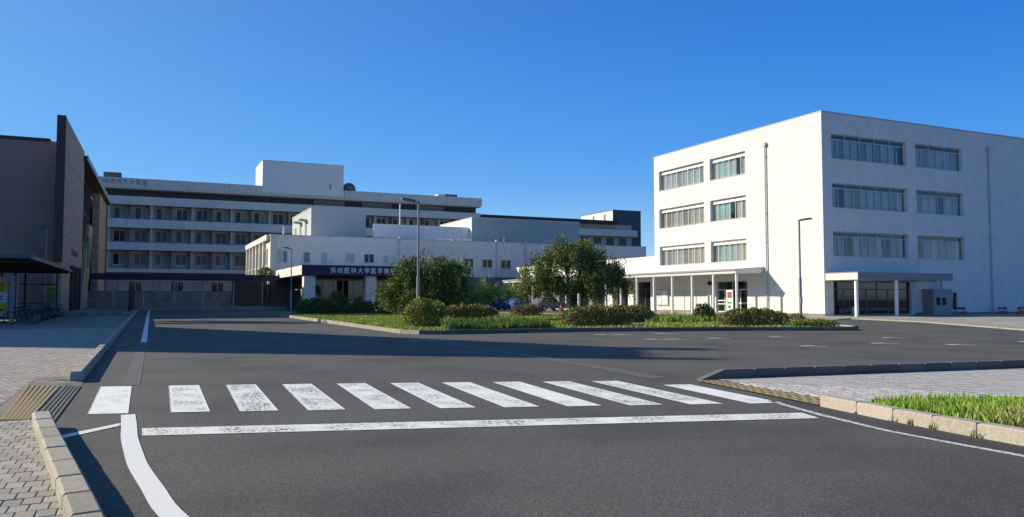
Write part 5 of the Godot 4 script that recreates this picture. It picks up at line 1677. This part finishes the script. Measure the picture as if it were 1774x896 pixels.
func make_vehicles() -> void:
	car("blue van parked beyond the small leaning tree", Vector3(38.4, 0.0, -88), 0.1, M.blue, true)
	car("blue hatchback parked beside the blue van", Vector3(41.6, 0.0, -86.5), 0.3, M.blue)
	car("dark car with pale roof edge behind the broad tree's trunk", Vector3(40.6, 0.0, -77.5), 0.2, M.alu_dark)
	cone("orange cone beside the hedge behind the broad tree", Vector3(40.4, 0.06, -74.2))
	cone("orange cone just right of the broad tree's trunk", Vector3(39.2, 0.06, -69.0))
	cone("orange cone at the foot of a white porch column", Vector3(40.2, 0.06, -70.2))
	barricade("low red barricade by the downpipe of the shaded wall", Vector3(65.9, 0.06, -42.6), 0.15)
	barricade("low red barricade at the right edge beyond the downpipe", Vector3(68.3, 0.06, -42.2), -0.25)
	barricade("low red barricade below the small dark window", Vector3(61.0, 0.06, -43.0), 1.2)
	cone("orange cone between the two barricades at right edge", Vector3(66.9, 0.06, -41.6))

# ------------------------------------------------------------------ plants
func limb(b: MB, a: Vector3, e: Vector3, r0: float, r1: float, bend: float) -> void:
	var pts := []
	var rad := []
	var side := Vector3(rng.randf_range(-1, 1), rng.randf_range(0, 0.6), rng.randf_range(-1, 1)) * bend
	for i in 6:
		var t := i / 5.0
		pts.append(a.lerp(e, t) + side * sin(PI * t))
		rad.append(lerpf(r0, r1, t))
	b.tube(pts, rad, 7, false)

# lobes: [centre, radii]; weep: length of the hanging strands
func tree(called: String, label: String, at: Vector3, trunk_h: float, trunk_r: float, lobes: Array, strands: int, per: int, size: float, weep: float, cols: Array, inner := 0.5) -> void:
	var o := thing(called, label, "tree", at, "trees of the planted island")
	var b := MB.new()
	var top := at + UP * trunk_h + Vector3(rng.randf_range(-0.1, 0.1), 0, rng.randf_range(-0.1, 0.1))
	limb(b, at - UP * 0.05, top, trunk_r * 1.15, trunk_r * 0.8, 0.05)
	for q in lobes:
		limb(b, top - UP * 0.1, q[0] + Vector3(0, q[1].y * 0.2, 0), trunk_r * 0.55, 0.02, 0.15)
		for k in 3:
			var c: Vector3 = q[0] + Vector3(rng.randf_range(-0.7, 0.7) * q[1].x, rng.randf_range(-0.1, 0.6) * q[1].y, rng.randf_range(-0.7, 0.7) * q[1].z)
			limb(b, (q[0] + top) * 0.5, c, trunk_r * 0.3, 0.012, 0.15)
	put(o, "trunk", b, M.bark)
	b = MB.new()
	var vol := 0.0
	for q in lobes: vol += q[1].x * q[1].y * q[1].z
	for q in lobes:
		var n := int(strands * q[1].x * q[1].y * q[1].z / vol)
		var clumps := maxi(4, int(n / 15.0))
		for m in clumps:
			var d := Vector3(rng.randfn(), rng.randfn(), rng.randfn()).normalized()
			if d.y < -0.3: d.y *= 0.5
			var r := pow(rng.randf_range(inner * inner * inner, 1.0), 1.0 / 3.0) * rng.randf_range(0.85, 1.12)
			var heart: Vector3 = q[0] + d * r * q[1]
			var wide := rng.randf_range(0.12, 0.3)
			var tone := rng.randf_range(0.75, 1.3)
			for i in 15:
				var p := heart + Vector3(rng.randfn(), rng.randfn() * 0.7, rng.randfn()) * wide
				var run := Vector3(d.x, 0, d.z) * 0.45 + Vector3(rng.randf_range(-0.3, 0.3), rng.randf_range(-0.2, 0.25), rng.randf_range(-0.3, 0.3))
				var len := weep * rng.randf_range(0.35, 1.1) * (1.6 if rng.randf() < 0.12 else 1.0)
				var base: Color = cols[rng.randi() % cols.size()]
				for j in per:
					var t := float(j) / per
					var c := p + run * t * len * (1.0 - 0.4 * t) - UP * (t * t * 0.55 + t * 0.45) * len
					if c.y < at.y + 0.25: continue
					c += Vector3(rng.randf_range(-1, 1), rng.randf_range(-1, 1), rng.randf_range(-1, 1)) * size * 0.55
					var ld := (Vector3(rng.randf_range(-1, 1), rng.randf_range(-1.4, 0.4), rng.randf_range(-1, 1))).normalized()
					var ls := ld.cross(Vector3(rng.randf_range(-1, 1), rng.randf_range(-1, 1), rng.randf_range(-1, 1))).normalized()
					b.leaf(c, ld, ls, size * rng.randf_range(0.8, 1.3), size * rng.randf_range(0.35, 0.55), base * tone * rng.randf_range(0.75, 1.3))
	put(o, "crown", b, M.leaf)

# a clipped or ragged shrub: ellipsoid-ish boxes of leaves on stems
func shrub(called: String, label: String, category: String, group: String, c: Vector3, along: Vector2, l: float, w: float, h: float, n: int, size: float, cols: Array, round_top := 0.35) -> void:
	var o := thing(called, label, category, c, group)
	var ax := Vector3(along.x, 0, along.y).normalized()
	var az := ax.cross(UP)
	var b := MB.new()
	var k := clampi(int(l / 0.5), 3, 7)
	for i in k:
		b = MB.new()
		var p := c + ax * (((i + 0.5) / k - 0.5) * l) + az * rng.randf_range(-0.3, 0.3) * w
		limb(b, p - UP * 0.02, p + Vector3(rng.randf_range(-0.15, 0.15), h * 0.75, rng.randf_range(-0.15, 0.15)), 0.02, 0.006, 0.04)
		put(o, "stem", b, M.bark)
	b = MB.new()
	var f := FastNoiseLite.new()
	f.seed = int(c.x * 13 + c.z * 7)
	f.frequency = 0.9
	for i in n:
		var s := rng.randf_range(-0.5, 0.5)
		var t := rng.randf_range(-0.5, 0.5)
		var edge := 1.0 - round_top * (pow(absf(s) * 2.0, 4.0) + pow(absf(t) * 2.0, 4.0)) * 0.8
		var top := h * edge * (1.0 + 0.28 * f.get_noise_2d(s * l * 1.6 + c.x, t * w * 1.6))
		var y := top * (1.0 - pow(rng.randf(), 1.8) * 0.95)
		var bulge := 0.86 + 0.14 * sin(PI * clampf(y / h, 0, 1))
		var p := c + ax * s * l * bulge + az * t * w * bulge + UP * y
		var ld := Vector3(rng.randf_range(-1, 1), rng.randf_range(-0.3, 1.2), rng.randf_range(-1, 1)).normalized()
		var ls := ld.cross(Vector3(rng.randf_range(-1, 1), rng.randf_range(-1, 1), rng.randf_range(-1, 1))).normalized()
		var col: Color = cols[rng.randi() % cols.size()]
		b.leaf(p, ld, ls, size * rng.randf_range(0.7, 1.3), size * rng.randf_range(0.4, 0.65), col * rng.randf_range(0.75, 1.25))
	put(o, "foliage", b, M.leaf)

func make_plants() -> void:
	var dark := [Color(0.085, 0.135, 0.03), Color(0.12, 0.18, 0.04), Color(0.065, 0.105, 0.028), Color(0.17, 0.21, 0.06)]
	var mid := [Color(0.115, 0.165, 0.04), Color(0.15, 0.20, 0.05), Color(0.09, 0.13, 0.035), Color(0.20, 0.21, 0.075)]
	var light := [Color(0.26, 0.34, 0.07), Color(0.33, 0.39, 0.09), Color(0.20, 0.28, 0.06), Color(0.36, 0.36, 0.12)]
	var olive := [Color(0.29, 0.32, 0.06), Color(0.22, 0.24, 0.06), Color(0.33, 0.31, 0.09), Color(0.15, 0.19, 0.045)]
	var brownish := [Color(0.19, 0.21, 0.055), Color(0.13, 0.155, 0.045), Color(0.21, 0.16, 0.07), Color(0.24, 0.20, 0.08)]
	tree("weeping_tree", "dense dark weeping tree behind the tall lamp post", Vector3(14.9, 0.12, -43.9), 1.9, 0.17,
		[[Vector3(14.8, 2.95, -43.9), Vector3(1.5, 1.25, 1.6)], [Vector3(13.1, 1.85, -44.6), Vector3(0.95, 0.8, 1.2)], [Vector3(16.15, 2.75, -43.3), Vector3(1.1, 1.15, 1.3)], [Vector3(13.9, 2.7, -44.2), Vector3(1.0, 1.0, 1.1)], [Vector3(15.5, 1.6, -42.9), Vector3(1.4, 0.9, 0.9)], [Vector3(14.1, 1.6, -43.3), Vector3(1.2, 0.8, 0.9)], [Vector3(16.7, 1.5, -43.0), Vector3(0.5, 0.8, 0.7)]],
		3300, 17, 0.12, 0.95, dark, 0.45)
	tree("broad_tree", "broad spreading tree with open drooping crown before the white porch", Vector3(24.7, 0.12, -43.7), 1.7, 0.24,
		[[Vector3(24.0, 4.25, -43.7), Vector3(1.3, 1.0, 1.5)], [Vector3(25.3, 4.3, -43.3), Vector3(1.1, 0.95, 1.4)], [Vector3(22.5, 3.3, -44.7), Vector3(1.15, 0.95, 1.2)], [Vector3(26.5, 3.6, -42.8), Vector3(1.2, 1.05, 1.3)], [Vector3(27.3, 2.75, -42.4), Vector3(0.75, 0.85, 0.9)], [Vector3(24.9, 2.9, -42.5), Vector3(1.4, 0.7, 1.0)], [Vector3(23.3, 2.45, -43.8), Vector3(1.1, 0.8, 1.0)], [Vector3(21.8, 2.2, -44.9), Vector3(0.6, 0.85, 0.7)], [Vector3(26.2, 2.2, -42.9), Vector3(0.9, 0.8, 0.9)]],
		2350, 15, 0.14, 1.05, mid, 0.4)
	tree("small_tree", "small pale green tree with a leaning trunk between the two large trees", Vector3(18.9, 0.12, -42.6), 0.9, 0.07,
		[[Vector3(18.0, 1.95, -43.2), Vector3(0.8, 0.75, 0.8)], [Vector3(19.0, 2.0, -42.8), Vector3(0.8, 0.55, 0.8)], [Vector3(19.9, 1.85, -42.4), Vector3(0.75, 0.5, 0.7)], [Vector3(17.5, 1.35, -43.4), Vector3(0.55, 0.55, 0.5)], [Vector3(18.4, 1.4, -42.9), Vector3(0.5, 0.4, 0.5)]],
		620, 10, 0.11, 0.5, light, 0.2)
	# added outside the frame so its crown shades the island's far left end
	tree("added_shade_tree", "unseen tree added outside the frame to shade the island", Vector3(-13.5, 0.08, -62.0), 9.0, 0.3,
		[[Vector3(-13.5, 12.4, -62.0), Vector3(2.4, 2.2, 2.4)], [Vector3(-15.2, 11.4, -61.0), Vector3(1.8, 1.8, 1.8)], [Vector3(-13.8, 11.0, -64.0), Vector3(1.8, 1.8, 1.8)], [Vector3(-14.6, 13.6, -63.0), Vector3(1.6, 1.5, 1.6)]],
		900, 12, 0.24, 0.8, mid, 0.2)
	var G := "hedges and shrubs of the planted island"
	shrub("hedge", "yellow-green bushy hedge at the island's near left corner", "hedge", G, Vector3(11.2, 0.1, -33.2), Vector2(0.95, 0.3), 1.9, 1.4, 1.15, 5200, 0.11, olive)
	shrub("hedge", "brown-tinged low hedge around the foot of the tall lamp post", "hedge", G, Vector3(13.6, 0.1, -34.3), Vector2(0.95, 0.2), 3.0, 1.2, 0.95, 5600, 0.11, brownish)
	shrub("hedge", "dark rounded hedge before the broad tree's trunk", "hedge", G, Vector3(18.6, 0.1, -30.8), Vector2(0.95, 0.2), 3.2, 1.5, 0.88, 6800, 0.11, brownish)
	shrub("hedge", "clipped hedge before the left porch columns", "hedge", G, Vector3(23.6, 0.1, -35.6), Vector2(0.92, 0.3), 2.6, 1.3, 0.85, 4400, 0.11, brownish)
	shrub("hedge", "low clipped hedge before the poster stand and side door", "hedge", G, Vector3(25.6, 0.1, -28.3), Vector2(0.9, 0.42), 3.1, 1.3, 0.78, 6000, 0.10, brownish)
	shrub("hedge", "tiny low hedge at the island's right tip", "hedge", G, Vector3(27.3, 0.1, -26.3), Vector2(0.9, 0.42), 2.1, 0.8, 0.34, 2600, 0.09, olive)
	shrub("hedge", "small far hedge left of the broad tree's trunk", "hedge", G, Vector3(24.2, 0.1, -49.6), Vector2(0.95, 0.2), 2.2, 1.2, 0.8, 2600, 0.12, brownish)
	shrub("hedge", "dry shrub under the dense dark weeping tree", "hedge", G, Vector3(17.2, 0.1, -45.5), Vector2(0.95, 0.2), 2.0, 1.0, 0.75, 2200, 0.12, olive)
	shrub("shrub", "leafy wild shrub before the white wall panels", "shrub", G, Vector3(27.2, 0.1, -33.8), Vector2(0.9, 0.42), 1.1, 0.9, 0.95, 1700, 0.13, mid, 0.7)
	shrub("shrub", "pale weedy shrub left of the poster stand", "shrub", G, Vector3(28.2, 0.1, -32.4), Vector2(0.9, 0.42), 1.6, 0.9, 0.6, 1500, 0.11, olive, 0.7)
	shrub("shrub", "thin shrub between the hedge and the right lamp post", "shrub", G, Vector3(28.0, 0.1, -28.0), Vector2(0.9, 0.42), 0.9, 0.7, 0.55, 700, 0.1, brownish, 0.7)
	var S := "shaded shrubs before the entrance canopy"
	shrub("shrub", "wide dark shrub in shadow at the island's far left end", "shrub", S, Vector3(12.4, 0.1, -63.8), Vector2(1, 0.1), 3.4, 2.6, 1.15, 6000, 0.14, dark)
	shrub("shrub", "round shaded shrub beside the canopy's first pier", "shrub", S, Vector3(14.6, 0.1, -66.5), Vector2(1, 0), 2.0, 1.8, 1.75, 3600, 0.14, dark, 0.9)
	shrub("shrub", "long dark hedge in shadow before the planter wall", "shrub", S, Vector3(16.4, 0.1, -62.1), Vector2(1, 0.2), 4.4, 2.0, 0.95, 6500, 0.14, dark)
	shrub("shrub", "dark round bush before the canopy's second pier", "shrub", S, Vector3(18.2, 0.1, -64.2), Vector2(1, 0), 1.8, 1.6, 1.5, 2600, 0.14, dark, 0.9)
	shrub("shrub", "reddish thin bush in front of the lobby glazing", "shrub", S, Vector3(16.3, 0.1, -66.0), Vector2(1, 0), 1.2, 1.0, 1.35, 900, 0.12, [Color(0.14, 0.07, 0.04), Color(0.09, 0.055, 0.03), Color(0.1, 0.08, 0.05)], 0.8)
	shrub("shrub", "little green bush on the walkway roof's corner", "shrub", "", Vector3(13.2, 4.2, -101.5), Vector2(1, 0), 1.8, 1.0, 1.0, 900, 0.2, light, 0.9)

func _ready() -> void:
	rng.seed = 20240611
	make_world()
	make_materials()
	M.glass_far = mat(Color(0.02, 0.026, 0.03), 0.08)
	M.pale_block2 = mat(Color(0.42, 0.48, 0.49), 0.8, M.clean_tex, 0.3)
	M.pent = mat(Color(0.74, 0.78, 0.76), 0.85, M.clean_tex, 0.3)
	M.dome = mat(Color(0.10, 0.14, 0.13), 0.6)
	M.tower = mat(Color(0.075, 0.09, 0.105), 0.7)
	M.navy2 = mat(Color(0.03, 0.034, 0.05), 0.5)
	M.hosp2 = mat(Color(0.52, 0.5, 0.45), 0.85, M.patch_tex, 0.2)
	M.ribbon = mat(Color(0.035, 0.04, 0.045), 0.3)  # dark tone for the painted shade under the hospital parapet
	make_ground()
	make_right_building()
	make_white_building()
	make_hospital()
	make_walkway()
	make_brown_building()
	make_shade_building()
	make_right_details()
	make_left_objects()
	make_vehicles()
	make_plants()
